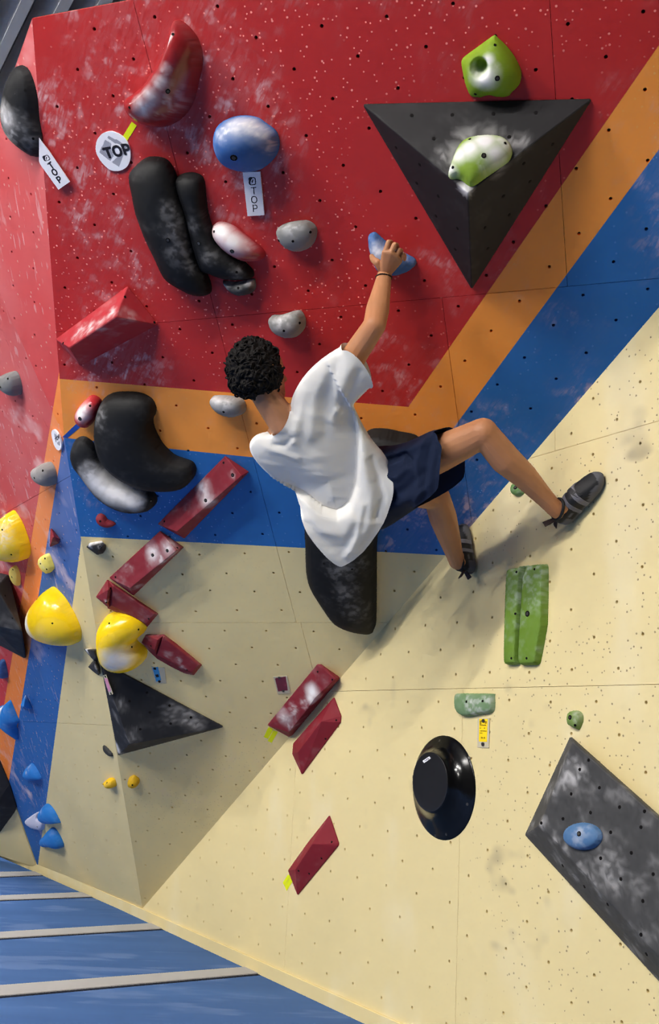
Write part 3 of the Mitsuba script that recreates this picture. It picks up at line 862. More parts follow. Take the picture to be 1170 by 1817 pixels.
hold('hook_hold', 'yellow hook foothold on the beige face left of the sharp edge', 'climbing hold', blob(C, c11([(138, 855), (158, 832), (182, 818), (210, 824), (222, 868), (200, 876), (180, 868), (168, 848), (150, 860)]), .05, .45, lift=.5, res=.006), L(226, 180, 8), [], .06, [], [(190, 1389)], seed=51)
BFIN = L(28, 112, 190)
fz = lambda p: cr(0, 1160, 11.36, p)
FG = None
hold('fin_chip', 'tiny blue fin hold high on the blue band, above the other fins', 'climbing hold', facets(C, [(fz([(530, 845), (652, 1090), (470, 1075), (442, 1022)]), fz([(475, 1062, .07)]))], .005, .02), BFIN, [(46, 1235, .03, .8)], .1, seed=52, smooth=False)
hold('fin_chip', 'bright blue fin hold with a long tail at the left border of the photo', 'climbing hold', blob(C, fz([(-130, 1150), (0, 1080), (60, 1020), (105, 1000), (160, 1120), (225, 1280), (280, 1430), (235, 1500), (262, 1770), (230, 1765), (180, 1650), (110, 1550), (0, 1475), (-130, 1400)]), .09, .5, lift=.5), BFIN, [(2, 1257, .05, .9)], .1, seed=53)
hold('fin_chip', 'blue hold sliver at the left border above the tailed fin', 'climbing hold', blob(C, fz([(-60, 180), (0, 150), (40, 230), (85, 500), (0, 490), (-60, 420)]), .06, .5, lift=.5), L(50, 84, 140), [], .15, seed=54)
hold('fin_chip', 'blue fin hold in the middle of the lower blue band', 'climbing hold', blob(C, c16([(225, 720), (265, 765), (305, 840), (290, 848), (230, 850), (165, 815), (185, 765)]), .07, .5, lift=.5, res=.008), BFIN, [(51, 1362, .03, .5), (46, 1370, .03, .4)], .1, seed=55)
hold('fin_chip', 'blue fin hold overlapping the white fin, near the foot of the left face', 'climbing hold', blob(C, c16([(345, 1048), (395, 1090), (450, 1195), (435, 1200), (340, 1195), (283, 1150), (310, 1085)]), .08, .5, lift=.5, res=.008), BFIN, [(72, 1440, .04, .3)], .12, seed=56)
hold('fin_chip', 'white fin hold beside the lowest blue fins', 'climbing hold', blob(C, c16([(185, 1185), (230, 1140), (295, 1105), (292, 1150), (335, 1190), (335, 1245), (310, 1245), (250, 1230)]), .05, .45, lift=.5, res=.008), L(188, 190, 212), [], .1, [], [(66, 1467)], seed=57)
hold('fin_chip', 'lowest blue fin hold, just above the floor mats', 'climbing hold', blob(C, c16([(390, 1240), (440, 1290), (480, 1395), (400, 1392), (315, 1388), (298, 1340), (330, 1300)]), .08, .5, lift=.5, res=.008), BFIN, [], .12, seed=58)
Q = [C.px(u, v, .01) for u, v in c14([(-300, 700), (85, 797), (283, 1720), (-300, 1420)])] + [C.px(u, v, h) for u, v, h in c14([(-40, 930, .12), (232, 1405, .1), (-100, 1340, .2)])]
hold('wedge_volume', 'dark grey wedge volume at the left border beside the yellow hold', 'volume', hull_of(Q, .01), L(34, 34, 37), [(20, 1110, .1, .1)], .03, [], [(22, 1097), (9, 1057)], seed=59, smooth=False)
Q = [C.px(u, v, .01) for u, v in c16([(-60, 560), (72, 872), (126, 1048), (17, 1425), (-60, 1330)])] + [C.px(u, v, .16) for u, v in c16([(-40, 1040)])]
hold('wedge_volume', 'dark grey wedge volume in the lower left corner above the mats', 'volume', hull_of(Q, .01), L(32, 32, 36), [(10, 1480, .1, .1)], .03, seed=60, smooth=False)

# ---------------------------------------------------------------- holds on the upright beige wall
hold('screw_on_hold', 'small round green foothold behind the shin of the climber', 'climbing hold', blob(B, [(907, 868), (909, 860), (916, 857), (924, 860), (928, 868), (926, 876), (917, 880), (909, 876)], .03, .4, res=.004), L(84, 124, 56), [], .15, [(915, 865)], seed=70)
cg = lambda p: cr(860, 980, 7.8, p)
k = thing('plate_hold', 'tall green two piece plate hold split by a slanting gap', 'climbing hold')
for i, (pts, sd) in enumerate(((cg([(332, 242), (440, 210), (588, 172), (545, 230), (525, 420), (520, 700), (490, 1100), (468, 1545), (380, 1556), (292, 1552), (300, 1200), (315, 700)]), 71), (cg([(604, 188), (690, 165), (835, 160), (850, 200), (848, 600), (838, 1000), (780, 1330), (738, 1530), (700, 1558), (498, 1560), (482, 1500), (505, 1100), (532, 700), (550, 350)]), 72))):
    m = blob(B, pts, .04, .16, res=.006, round_=False)
    V = np.asarray(m.vertices)
    put(part(k, 'slab'), m, 'hold', True, chalked(V, L(96, 128, 26), [(mesh_pt(m, 930, 1010), .12, .6), (mesh_pt(m, 955, 1015), .1, .5), (mesh_pt(m, 925, 1100), .05, .4), (mesh_pt(m, 945, 1060), .08, .4)], .28, L(190, 200, 190), sd))
    for u, v in ([(915, 1089), (908, 1168), (917, 1015)], [(935, 1168), (949, 1010)])[i]:
        bolt(k, m, u, v, .008, 'screw')
    if i:
        bolt(k, m, 936.5, 1089, .012)
ch = lambda p: cr(700, 1200, 3.25, p)
hold('screw_on_hold', 'chalky green wide foothold above the yellow label', 'climbing hold', blob(B, ch([(350, 108), (365, 98), (460, 98), (560, 100), (567, 112), (562, 200), (500, 218), (420, 232), (380, 222), (352, 185)]), .035, .3, res=.005), L(98, 130, 84), [(835, 1245, .06, .6), (850, 1255, .06, .5), (838, 1262, .05, .6), (865, 1242, .04, .4)], .4, [], [(828, 1245), (857, 1244)], seed=73)
ci = lambda p: cr(1000, 1240, 23.4, p)
hold('screw_on_hold', 'small green teardrop foothold above the big grey slab volume', 'climbing hold', blob(B, ci([(170, 750), (200, 620), (330, 495), (450, 480), (560, 492), (690, 580), (750, 750), (740, 930), (680, 1100), (600, 1275), (560, 1272), (500, 1248), (350, 1165), (200, 1080), (172, 900)]), .03, .35, res=.004), L(112, 136, 66), [(1028, 1273, .03, .5)], .15, [(1012, 1273)], [(1021, 1287)], seed=74)
# black bowl
bc = B.loc(787, 1397)
prof = [(r, z * .77) for r, z in [(.121, .097), (.126, .091), (.129, .082), (.134, .07), (.142, .056), (.154, .042), (.170, .030), (.188, .020), (.204, .012), (.214, .007), (.2175, .003), (.2175, .0005), (.0005, .0005)]]
nn = 96
th = np.linspace(0, 2 * math.pi, nn, endpoint=False)
rot = math.radians(8)
k = thing('bowl_volume', 'round glossy black bowl shaped volume with a raised matt disc', 'volume')


def lathe(prof, off):
    V, Fc = [], []
    for r, z in prof:
        t = z / .0755
        V.append(np.c_[bc[0] + r * np.cos(th), bc[1] + off * t + r * 1.0 * np.sin(th), np.full(nn, z)])
    for i in range(len(prof) - 1):
        a, b = np.arange(nn) + i * nn, (np.arange(nn) + 1) % nn + i * nn
        Fc += [np.c_[a, b + nn, b], np.c_[a, a + nn, b + nn]]
    return trimesh.Trimesh(B.world(np.vstack(V)), np.vstack(Fc), process=False)


m = lathe(prof, .022)
put(part(k, 'flare'), m, 'bowl_gloss', 60)
m2 = lathe([(.0005, .0745), (.112, .0745), (.121, .0745), (.1235, .0735), (.1225, .072)], .022)
put(part(k, 'disc'), m2, 'bowl_face', 30)
labels[k + '__disc'] = {'label': 'matt black raised disc'}
bf = Frame(B.world([bc[0], bc[1], .0747]), B.d, B.n)
put(part(k, 'sticker'), sheet(bf, ch([(163, 488), (203, 461), (210, 474), (172, 501)]), .0004, .001), 'white_plastic')
put(part(k, 'sticker_print'), trimesh.util.concatenate([sheet(bf, ch([(173 + d, 487 - d * .66), (178 + d, 484 - d * .66), (181 + d, 488 - d * .66), (176 + d, 492 - d * .66)]), .001, .0014) for d in (0, 9, 18)]), 'black_print')
for u, v in ch([(262, 372), (433, 470), (422, 738), (300, 912), (238, 918), (95, 610), (87, 684), (108, 580)]):
    P, n = cast(m, u, v)
    if P is not None:
        put(part(k, 'screw'), disc_mesh(P, n, .006, .0015), 'steel')
# big slab volume on the right
slab = facets(B, [([(939, 1481), (1017, 1312), (1330, 1592), (1330, 1905)], [(963, 1463, .095), (1019, 1320, .06), (1322, 1592, .06), (1322, 1862, .095)])], .008, .014)
sk_ = hold('slab_volume', 'big scuffed dark grey slab volume in the lower right corner', 'volume', slab, L(50, 50, 51),
           [(1008, 1375, .08, .5), (1025, 1368, .06, .45), (963, 1463, .035, .5), (985, 1488, .03, .4), (1005, 1510, .03, .4), (1035, 1542, .03, .45), (1055, 1565, .03, .4), (1080, 1535, .09, .3), (1090, 1560, .07, .28), (1130, 1570, .08, .15), (985, 1410, .03, .3)], .18, [], [], seed=75, smooth=False)
for u, v in cr(900, 1280, 3.633, [(527, 250), (470, 310), (597, 428), (415, 468), (727, 553), (888, 580), (865, 682), (540, 588), (670, 715), (803, 848), (605, 882), (735, 1016), (944, 985), (877, 1158), (222, 655), (362, 628), (360, 930), (500, 1065), (650, 1180), (732, 1430), (900, 1500), (865, 1375)]):
    bolt(sk_, slab, u, v, .01, 'screw')
fs = face_frame(slab, 1040, 1470)
th2 = np.linspace(0, 2 * math.pi, 20, endpoint=False)
hold('button_hold', 'oval blue hold lying on the big grey slab volume', 'climbing hold', blob(fs, [(1032 + 33.5 * math.cos(t), 1483.5 + 24.5 * math.sin(t)) for t in th2], .035, .42, res=.005), L(66, 108, 152), [(1030, 1475, .05, .35), (1025, 1490, .05, .35)], .3, [(1028, 1479.5)], seed=76)

# ---------------------------------------------------------------- tapes, tags and labels


def tape(label, fr, px, mat, h=.0015):
    k = thing('tape_strip', label, 'tape')
    put(part(k, 'strip'), sheet(fr, px, .0002, h), mat)
    return k


ct = lambda p: cr(160, 210, 11.7, p)
tape('bright yellow tape strip between the red crescent and the round TOP sign', A, ct([(865, 70), (968, 150), (755, 490), (655, 410)]), 'yellow_tape')
tape('upper left of two yellow tapes at the chalked red box hold', A, c9([(195, 690), (240, 712), (190, 802), (150, 785)]), 'yellow_tape')
tape('lower right of two yellow tapes at the chalked red box hold', A, c9([(242, 722), (284, 738), (225, 840), (187, 822)]), 'yellow_tape')
tape('left of two yellow tapes at the lowest dark red hold', B, c10([(300, 772), (328, 785), (264, 888), (246, 855)]), 'yellow_tape')
tape('right of two yellow tapes at the lowest dark red hold', B, c10([(330, 788), (348, 842), (286, 940), (266, 892)]), 'yellow_tape')
tape('blue tape strip from the pink roller hold to the edge of the wall', A, cr(80, 690, 9.75, [(550, 595), (625, 650), (385, 850), (300, 835)]), 'blue_tape')


def smooth_px(p, n=6):
    return [tuple(q) for q in spline(p, n)]


k = thing('top_sign', 'round white TOP sign with a grey diamond, under the red crescent', 'sign')
put(part(k, 'plate'), sheet(A, smooth_px(ct([(120, 580), (150, 450), (250, 320), (420, 265), (560, 300), (690, 380), (790, 510), (840, 680), (840, 830), (790, 970), (690, 1060), (560, 1090), (430, 1070), (300, 970), (190, 830), (130, 700)])), .001, .006), 'white_plastic')
for pts in ([(310, 445), (440, 520), (250, 600)], [(240, 590), (440, 530), (430, 640), (490, 780), (420, 885), (190, 705)], [(385, 360), (520, 440), (540, 430), (770, 590), (740, 640), (590, 530), (520, 520), (355, 405)], [(740, 640), (600, 1005), (450, 910), (580, 790), (660, 740)]):
    put(part(k, 'emblem'), sheet(A, ct(pts), .006, .0066), 'grey_print')
put(part(k, 'lettering'), lettering(A, 'TOP', ct([(322, 836)])[0], (16.4, -3.3), (-6.8, -17.4), .0066, .0074, True, .045), 'black_print')


def leaf_logo(k, fr, q, h):
    """The rounded square with a leaf; q maps (0..1, 0..1) to px."""
    sq = [q(x, y) for x, y in ((.2, 0), (.8, 0), (1, .15), (1, .85), (.8, 1), (.2, 1), (0, .85), (0, .15))]
    put(part(k, 'logo'), sheet(fr, sq, h, h + .0005), 'black_print')
    put(part(k, 'logo_leaf'), sheet(fr, [q(x, y) for x, y in ((.62, .08), (.86, .2), (.88, .82), (.62, .9), (.3, .9), (.22, .78), (.34, .4))], h + .0005, h + .001), 'white_plastic')
    put(part(k, 'logo_vein'), sheet(fr, [q(x, y) for x, y in ((.62, .2), (.66, .45), (.5, .7), (.33, .82), (.42, .5))], h + .001, h + .0014), 'black_print')


cs = lambda p: cr(400, 290, 11.7, p)
k = thing('top_tag', 'white rectangular TOP tag hanging under the blue round hold', 'tag')
put(part(k, 'plate'), sheet(A, cs([(365, 180), (728, 165), (815, 1068), (466, 1088)]), .004, .012), 'white_plastic')
leaf_logo(k, A, lambda x, y: cs([(478 + 150 * x + 14 * y, 285 + 168 * y - 4 * x)])[0], .012)
for ch_, o in (('T', (532, 642)), ('O', (528, 828)), ('P', (560, 1004))):
    put(part(k, 'lettering'), lettering(A, ch_, cs([o])[0], (12.4, -.5), (-.9, -12.4), .012, .0128, False), 'black_print')
cu = lambda p: cr(40, 230, 11.7, p)
k = thing('top_tag', 'white slanting TOP tag under the black hold at the top left edge', 'tag')
put(part(k, 'plate'), sheet(A, cu([(345, 170), (400, 245), (560, 450), (985, 1080), (750, 1245), (400, 760), (345, 660)]), .012, .016), 'white_plastic')
leaf_logo(k, A, lambda x, y: cu([(400 + 125 * x + 60 * y, 555 - 40 * x + 110 * y)])[0], .016)
for ch_, o in (('T', (590, 830)), ('O', (655, 975)), ('P', (760, 1120))):
    put(part(k, 'lettering'), lettering(A, ch_, cu([o])[0], (7.4, -5.4), (-6.9, -9.6), .016, .0168, True, .03), 'black_print')
cv = lambda p: cr(80, 690, 9.75, p)
k = thing('top_sign', 'small white round sign at the edge, at the end of the blue tape', 'sign')
put(part(k, 'plate'), sheet(C, smooth_px(cv([(122, 760), (150, 703), (200, 728), (260, 830), (297, 960), (280, 1040), (240, 1057), (190, 1010), (148, 900)])), .003, .012), 'white_plastic')
for pts in ([(160, 770), (200, 800), (195, 860), (165, 830)], [(205, 930), (255, 900), (262, 985), (225, 970)]):
    put(part(k, 'emblem'), sheet(C, cv(pts), .012, .0126), 'grey_print')
put(part(k, 'lettering'), lettering(C, 'TOP', cv([(175, 930)])[0], (3.0, -3.4), (-1.2, -6.5), .0126, .0134), 'black_print')

cw = lambda p: cr(830, 1260, 19.5, p)
k = thing('route_label', 'yellow route label in a clear plate under the chalky green foothold', 'label')
put(part(k, 'plate'), sheet(B, cw([(360, 270), (772, 285), (742, 1310), (350, 1288)]), .001, .004), 'clear_plate')
scene['yellow_print'] = principled(L(250, 214, 30), .4, .4)
scene['ochre_print'] = principled(L(150, 120, 10), .5, .3)
put(part(k, 'card'), sheet(B, cw([(405, 300), (700, 310), (672, 1100), (392, 1088)]), .004, .0046), 'yellow_print')
for pts in ([(425, 365), (490, 360), (470, 540), (432, 530)], [(600, 380), (665, 370), (665, 470), (600, 480)], [(440, 540), (640, 545), (645, 505), (445, 500)], [(420, 615), (470, 612), (470, 640), (420, 640)], [(565, 608), (615, 608), (612, 642), (565, 642)], [(440, 705), (662, 712), (660, 745), (440, 732)], [(418, 782), (520, 784), (518, 806), (416, 804)], [(465, 930), (530, 930), (528, 985), (465, 985)], [(560, 930), (610, 930), (608, 985), (560, 985)]):
    put(part(k, 'print'), sheet(B, cw(pts), .0046, .0052), 'ochre_print')
for u, v in cw([(550, 375), (535, 1180)]):
    put(part(k, 'screw'), disc_mesh(B.px(u, v, .006), B.n, .0075, .003), 'steel')
k = thing('route_label', 'small blue label in a clear plate right of the yellow ball hold', 'label')
put(part(k, 'plate'), sheet(A, c15([(940, 385), (1110, 400), (1140, 605), (990, 600)]), .001, .003), 'clear_plate')
scene['blue_print'] = principled(L(58, 136, 196), .5, .3)
scene['maroon_print'] = principled(L(104, 36, 58), .5, .3)
put(part(k, 'card'), sheet(A, c15([(955, 400), (1028, 390), (1068, 560), (1005, 580)]), .003, .004), 'blue_print')
for u, v in c15([(985, 412), (1045, 580)]):
    put(part(k, 'screw'), disc_mesh(A.px(u, v, .005), A.n, .007, .002), 'dark_hole')
put(part(k, 'print'), sheet(A, c15([(992, 490), (1030, 485), (1040, 520), (1005, 525)]), .004, .0045), 'black_print')
k = thing('route_label', 'maroon label in a clear plate left of the chalked red box hold', 'label')
put(part(k, 'plate'), sheet(A, c9([(240, 215), (372, 210), (405, 372), (282, 380)]), .001, .003), 'clear_plate')
put(part(k, 'card'), sheet(A, c9([(256, 232), (357, 216), (378, 345), (287, 356)]), .003, .004), 'maroon_print')
for u, v in c9([(297, 228), (335, 352)]):
    put(part(k, 'screw'), disc_mesh(A.px(u, v, .005), A.n, .007, .002), 'steel')

# ---------------------------------------------------------------- the climber
pk = thing('person', 'person seen from behind in white t-shirt and navy shorts, reaching up with the right hand', 'person')
DE = at_depth
SKIN = L(176, 122, 86)


def ball(p, r):
    return m3.Manifold.sphere(float(r), 20).translate([float(x) for x in p])


def bone(*pr):
    out = None
    for (p, r), (q, t) in zip(pr[:-1], pr[1:]):
        h = m3.Manifold.batch_hull([ball(p, r), ball(q, t)])
        out = h if out is None else out + h
    return out


def fused(parts, length, passes=12, lam=.5):
    m = parts[0]
    for x in parts[1:]:
        m = m + x
    q = m.refine_to_length(length).to_mesh()
    t = trimesh.Trimesh(q.vert_properties[:, :3], q.tri_verts, process=True)
    trimesh.smoothing.filter_taubin(t, lamb=lam, nu=lam + .03, iterations=passes)
    return t


# the shoes stand on the upright wall; the ankles follow from them
class Foot:
    def __init__(self, heel, toe, length, lift=.006, roll=0.0):
        o, t = B.px(*heel, lift), B.px(*toe, lift)
        self.z = unit(nB + roll * np.cross(nB, unit(t - o)))
        self.x = unit((t - o) - ((t - o) @ self.z) * self.z)
        self.y = np.cross(self.z, self.x)
        self.o, self.s = o, length / .262

    def w(self, q):
        q = np.asarray(q, float) * self.s
        return self.o + q[..., :1] * self.x + q[..., 1:2] * self.y + q[..., 2:3] * self.z


fR = Foot((1004, 927), (1077, 838), .258)
fL = Foot((842, 1018), (824, 936), .245)
ankR, ankL = fR.w([.052, 0, .092]), fL.w([.05, 0, .092])
kneR, kneL = DE(858, 768, 3.84), DE(776, 884, 4.2)
hipR, hipL = DE(712, 838, 4.08), DE(688, 862, 4.08)
shR, shL = DE(590, 690, 3.84), DE(486, 798, 3.97)
pel = DE(692, 866, 4.09)
neck0, neck1 = DE(505, 752, 3.86), DE(474, 706, 3.83)
elb, wri = DE(665, 577, 3.70), A.px(683, 486, .10)
hdc = DE(461, 668, 3.83)
hup = unit(DE(440, 590, 3.82) - DE(470, 730, 3.84))
hfw = unit(FWD * .70 + R0 * .66 + U0 * .28)
hfw = unit(hfw - (hfw @ hup) * hup)
hrt = np.cross(hfw, hup)


def hd(x, y, z):
    return hdc + hrt * x + hfw * y + hup * z


body = []
# head: skull, jaw, face
body += [m3.Manifold.batch_hull([ball(hd(0, -.02, .03), .078), ball(hd(0, .03, .035), .074), ball(hd(0, .0, .0), .072)]),
         m3.Manifold.batch_hull([ball(hd(0, .045, .0), .058), ball(hd(-.02, .06, -.075), .024), ball(hd(.02, .06, -.075), .024), ball(hd(.045, .0, -.05), .02), ball(hd(-.045, .0, -.05), .02)]),
         bone((hd(0, .098, .012), .008), (hd(0, .118, -.022), .013)), m3.Manifold.batch_hull([ball(hd(-.03, .092, .024), .009), ball(hd(.03, .092, .024), .009)]),
         m3.Manifold.batch_hull([ball(hd(-.018, .088, -.05), .008), ball(hd(.018, .088, -.05), .008), ball(hd(0, .095, -.048), .009)]), ball(hd(0, .082, -.082), .018)]
for s in (-1, 1):
    body.append(m3.Manifold.batch_hull([ball(hd(s * .076, .004, .02), .012), ball(hd(s * .074, .0, -.026), .008), ball(hd(s * .088, -.014, .022), .008), ball(hd(s * .083, -.01, -.005), .008)]))
body.append(bone((neck0, .058), (neck1, .053), (hd(0, -.005, -.03), .055)))
# trunk under the shirt
mid = DE(590, 800, 4.04)
chest = DE(545, 765, 3.93)
body.append(m3.Manifold.batch_hull([ball(shR, .05), ball(shL, .05), ball(neck0, .05), ball(chest, .07)]))
body.append(m3.Manifold.batch_hull([ball(shR + (chest - shR) * .3, .055), ball(shL + (chest - shL) * .3, .055), ball(mid, .065)]))
body.append(m3.Manifold.batch_hull([ball(mid, .065), ball(hipR, .07), ball(hipL, .07), ball(pel, .085)]))
# legs
calfR = kneR + (ankR - kneR) * .3 + unit(np.cross(ankR - kneR, R0 * .3 + FWD)) * .0 - U0 * .012
body.append(bone((hipR, .08), (hipR + (kneR - hipR) * .5, .072), (kneR, .056)))
body.append(bone((kneR, .054), (calfR, .058), (kneR + (ankR - kneR) * .55, .05), (kneR + (ankR - kneR) * .85, .036), (ankR, .033), (fR.w([.03, 0, .048]), .024)))
body.append(bone((ankR, .032), (fR.w([.11, 0, .042]), .024)))
calfL = kneL + (ankL - kneL) * .3
body.append(bone((hipL, .075), (hipL + (kneL - hipL) * .5, .06), (kneL, .05)))
body.append(bone((kneL, .055), (calfL, .058), (kneL + (ankL - kneL) * .6, .048), (kneL + (ankL - kneL) * .88, .037), (ankL, .034), (fL.w([.03, 0, .048]), .024)))
body.append(bone((ankL, .032), (fL.w([.11, 0, .042]), .024)))
# right arm
mu = shR + (elb - shR) * .55
body.append(bone((shR, .055), (mu, .047), (elb, .041)))
fo = elb + (wri - elb) * .3
body.append(bone((elb, .041), (fo, .043), (elb + (wri - elb) * .65, .034), (wri, .0265)))
# left arm: reaches round to the black hold in front of the body
elbL, wriL = DE(590, 850, 4.32), A.px(640, 905, .2)
body.append(bone((shL, .042), (shL + (elbL - shL) * .5, .046), (elbL, .04)))
body.append(bone((elbL, .04), (elbL + (wriL - elbL) * .35, .04), (wriL, .026)))
bm = fused(body, .011, 10)
# hands
def hand(w, mcps, pips, dips, tips, thumb, r=.0095):
    ps = [m3.Manifold.batch_hull([ball(w, .024)] + [ball(p, .0125) for p in mcps])]
    for a, b, c, d, k in zip(mcps, pips, dips, tips, (1, 1.03, 1, .88)):
        ps.append(bone((a, r * 1.15 * k), (b, r * 1.08 * k), (c, r * .97 * k), (d, r * .85 * k)))
    ps.append(bone((w + (thumb[0] - w) * .3, .017), (thumb[0], .0145), (thumb[1], .012), (thumb[2], .0095)))
    return fused(ps, .0034, 7)


ha = A.px
handR = hand(ha(683, 484, .105), [ha(684, 448, .124), ha(694, 449, .126), ha(702.5, 455, .12), ha(708.5, 463, .110)],
             [ha(690, 430, .108), ha(700.5, 434.5, .112), ha(708, 444, .106), ha(714.5, 451, .096)],
             [ha(694, 430, .082), ha(704, 435, .084), ha(712, 445, .08), ha(718, 453, .074)],
             [ha(696, 437, .066), ha(706, 442, .066), ha(713, 452, .064), ha(718, 460, .060)],
             [ha(670, 466, .112), ha(663, 461, .095), ha(660, 455, .08)])
wl = wriL
hl = lambda du, dv, h: A.px(640 + du, 905 + dv, h)
handL = hand(hl(0, 0, .2), [hl(26, -16, .2), hl(31, -7, .2), hl(33, 2, .2), hl(32, 11, .2)], [hl(42, -18, .185), hl(48, -8, .185), hl(49, 3, .185), hl(46, 14, .185)],
             [hl(50, -17, .165), hl(56, -8, .165), hl(57, 3, .165), hl(54, 15, .165)], [hl(52, -14, .15), hl(58, -6, .15), hl(59, 4, .15), hl(56, 15, .15)],
             [hl(8, -18, .19), hl(16, -28, .18), hl(24, -34, .17)])
mm = None
for t in (bm, handR, handL):
    q = m3.Manifold(m3.Mesh(np.asarray(t.vertices, np.float32), np.asarray(t.faces, np.uint32)))
    mm = q if mm is None else mm + q
q = mm.to_mesh()
bm = trimesh.Trimesh(q.vert_properties[:, :3], q.tri_verts, process=True)
V = np.asarray(bm.vertices)
col = np.tile(SKIN, (len(V), 1)) * (.93 + .14 * meshkit.fbm(V * 22, 3)[:, None])
for s in (-1, 1):
    e = np.linalg.norm(V - hd(s * .03, .1, .008), axis=1)
    col[e < .012] = L(230, 225, 220)
    col[e < .0055] = L(30, 22, 18)
    b = np.linalg.norm((V - hd(s * .03, .1, .026)) * 1, axis=1)
    col[b < .009] = L(34, 26, 22)
lip = np.linalg.norm(V - hd(0, .097, -.05), axis=1)
col[lip < .016] = L(170, 100, 90)
for P_ in (kneR, ankR, elb):
    col += (np.exp(-(np.linalg.norm(V - P_, axis=1) / .05) ** 2)[:, None]) * np.array([.02, -.012, -.014])
put(part(pk, 'body'), bm, 'skin', True, np.clip(col, 0, 1))
# bracelet on the right wrist
ctr = wri - unit(wri - elb) * .022
wd_ = unit(unit(wri - elb) * .45 + CUP)
wx = unit(np.cross(wd_, FWD))
wy = np.cross(wd_, wx)
tt = np.linspace(0, 2 * math.pi, 49)[:-1]
rel = V - ctr
near = (np.abs(rel @ wd_) < .006) & (np.linalg.norm(rel, axis=1) < .048)
an, ra = np.arctan2(rel[near] @ wy, rel[near] @ wx), np.hypot(rel[near] @ wx, rel[near] @ wy)
rr = np.array([max([.02] + list(ra[np.abs(np.angle(np.exp(1j * (an - a)))) < .16])) for a in tt])
rr = np.mean([np.roll(rr, k) for k in (-1, 0, 1)], 0) + .001
ringp = np.array([ctr + r * math.cos(a) * wx + r * math.sin(a) * wy for a, r in zip(tt, rr)])
tb = trimesh.util.concatenate([hullmesh([a, b], .0024) for a, b in zip(ringp, np.roll(ringp, -1, 0))])
scene['bracelet_cord'] = principled(L(44, 34, 28), .8, .2)
put(part(pk, 'bracelet'), tb, 'bracelet_cord')
labels[pk + '__bracelet'] = {'label': 'thin dark brown cord bracelet'}

# hair: a curly mass with loose curls
ic = trimesh.creation.icosphere(5)
n0 = ic.vertices.copy()
hv = n0 * np.array([.100, .112, .126])
f = meshkit.fbm(n0 * 5.5 + 3, 3)
cell = meshkit.noise(n0 * 13 + 9)
hv = hv * (1 + .10 * (f - .5)[:, None] * 2 + .075 * (cell - .5)[:, None] * 2)
face = (n0[:, 1] > .45) & (n0[:, 2] < .38)
hv[face] *= .8
neckcut = np.clip((-n0[:, 2] - .45) / .4, 0, 1)
hv *= (1 - .18 * neckcut)[:, None]
hw = hd(0, -.014, .018) + hv @ np.stack([hrt, hfw, hup])
hm = [trimesh.Trimesh(hw, ic.faces, process=False)]
rng = np.random.default_rng(5)
for kx in range(420):
    i = rng.integers(len(n0))
    if face[i] or n0[i, 2] < -.72:
        continue
    nn_ = unit(hw[i] - hdc)
    t1 = unit(np.cross(nn_, rng.normal(size=3)))
    t2 = np.cross(nn_, t1)
    R_ = rng.uniform(.006, .012)
    tt = np.linspace(0, rng.uniform(3.5, 6.5), 9)
    p = hw[i] - nn_ * .006 + np.outer(R_ * np.cos(tt) - R_, t1) + np.outer(R_ * np.sin(tt), nn_) * .9 + np.outer(tt * .0022, t2)
    rad = np.linspace(.0045, .002, 9)
    a5 = np.arange(5) * 2 * math.pi / 5
    tg = np.gradient(p, axis=0)
    tg /= np.linalg.norm(tg, axis=1, keepdims=True)
    u_ = np.cross(tg, t2 + .01)
    u_ /= np.linalg.norm(u_, axis=1, keepdims=True)
    w_ = np.cross(tg, u_)
    vv = p[:, None] + rad[:, None, None] * (np.cos(a5)[None, :, None] * u_[:, None] + np.sin(a5)[None, :, None] * w_[:, None])
    a_, b_ = np.meshgrid(np.arange(8), np.arange(5), indexing='ij')
    qd = np.stack([a_ * 5 + b_, a_ * 5 + (b_ + 1) % 5, (a_ + 1) * 5 + (b_ + 1) % 5, (a_ + 1) * 5 + b_], -1).reshape(-1, 4)
    hm.append(trimesh.Trimesh(vv.reshape(-1, 3), np.vstack([qd[:, [0, 1, 2]], qd[:, [0, 2, 3]]]), process=False))
hm = trimesh.util.concatenate(hm)
put(part(pk, 'hair'), hm, 'hair', True, np.tile(L(17, 14, 13), (len(hm.vertices), 1)))
labels[pk + '__hair'] = {'label': 'short curly black hair'}


def segdist(P, line):
    """Distance of points to a polyline, both in the plane."""
    best = np.full(len(P), 1e9)
    for a, b in zip(line[:-1], line[1:]):
        t = np.clip(((P - a) @ (b - a)) / max((b - a) @ (b - a), 1e-12), 0, 1)
        best = np.minimum(best, np.linalg.norm(P - a - t[:, None] * (b - a), axis=1))
    return best


def garment(fr, px, H, e, res, open_px, relief, back=.8):
    """Cloth round a body: the outline swells to both sides of the plane; along the hems (the runs open_px) it stays open."""
    bd = resample(fr.locs(spline(px, 6)), res)
    pts, tri, nb = fill(bd, res)
    op = np.zeros(nb, bool)
    for run in open_px:
        op |= segdist(pts[:nb], fr.locs(run)) < res * 1.2
    f = poisson(pts, tri, np.flatnonzero(~op)) ** e
    zf = H * f + relief(pts, f)
    zb = -H * back * f
    n = len(pts)
    Vf = np.vstack([np.c_[pts, np.maximum(zf, .0005)], np.c_[pts, zb - .0005]])
    i = np.flatnonzero(~op | ~np.roll(op, -1))
    j = (i + 1) % nb
    Fc = np.vstack([tri, tri[:, ::-1] + n, np.c_[i, j + n, j], np.c_[i, i + n, j + n]])
    return trimesh.Trimesh(fr.world(Vf), Fc, process=False), np.vstack([pts, pts])


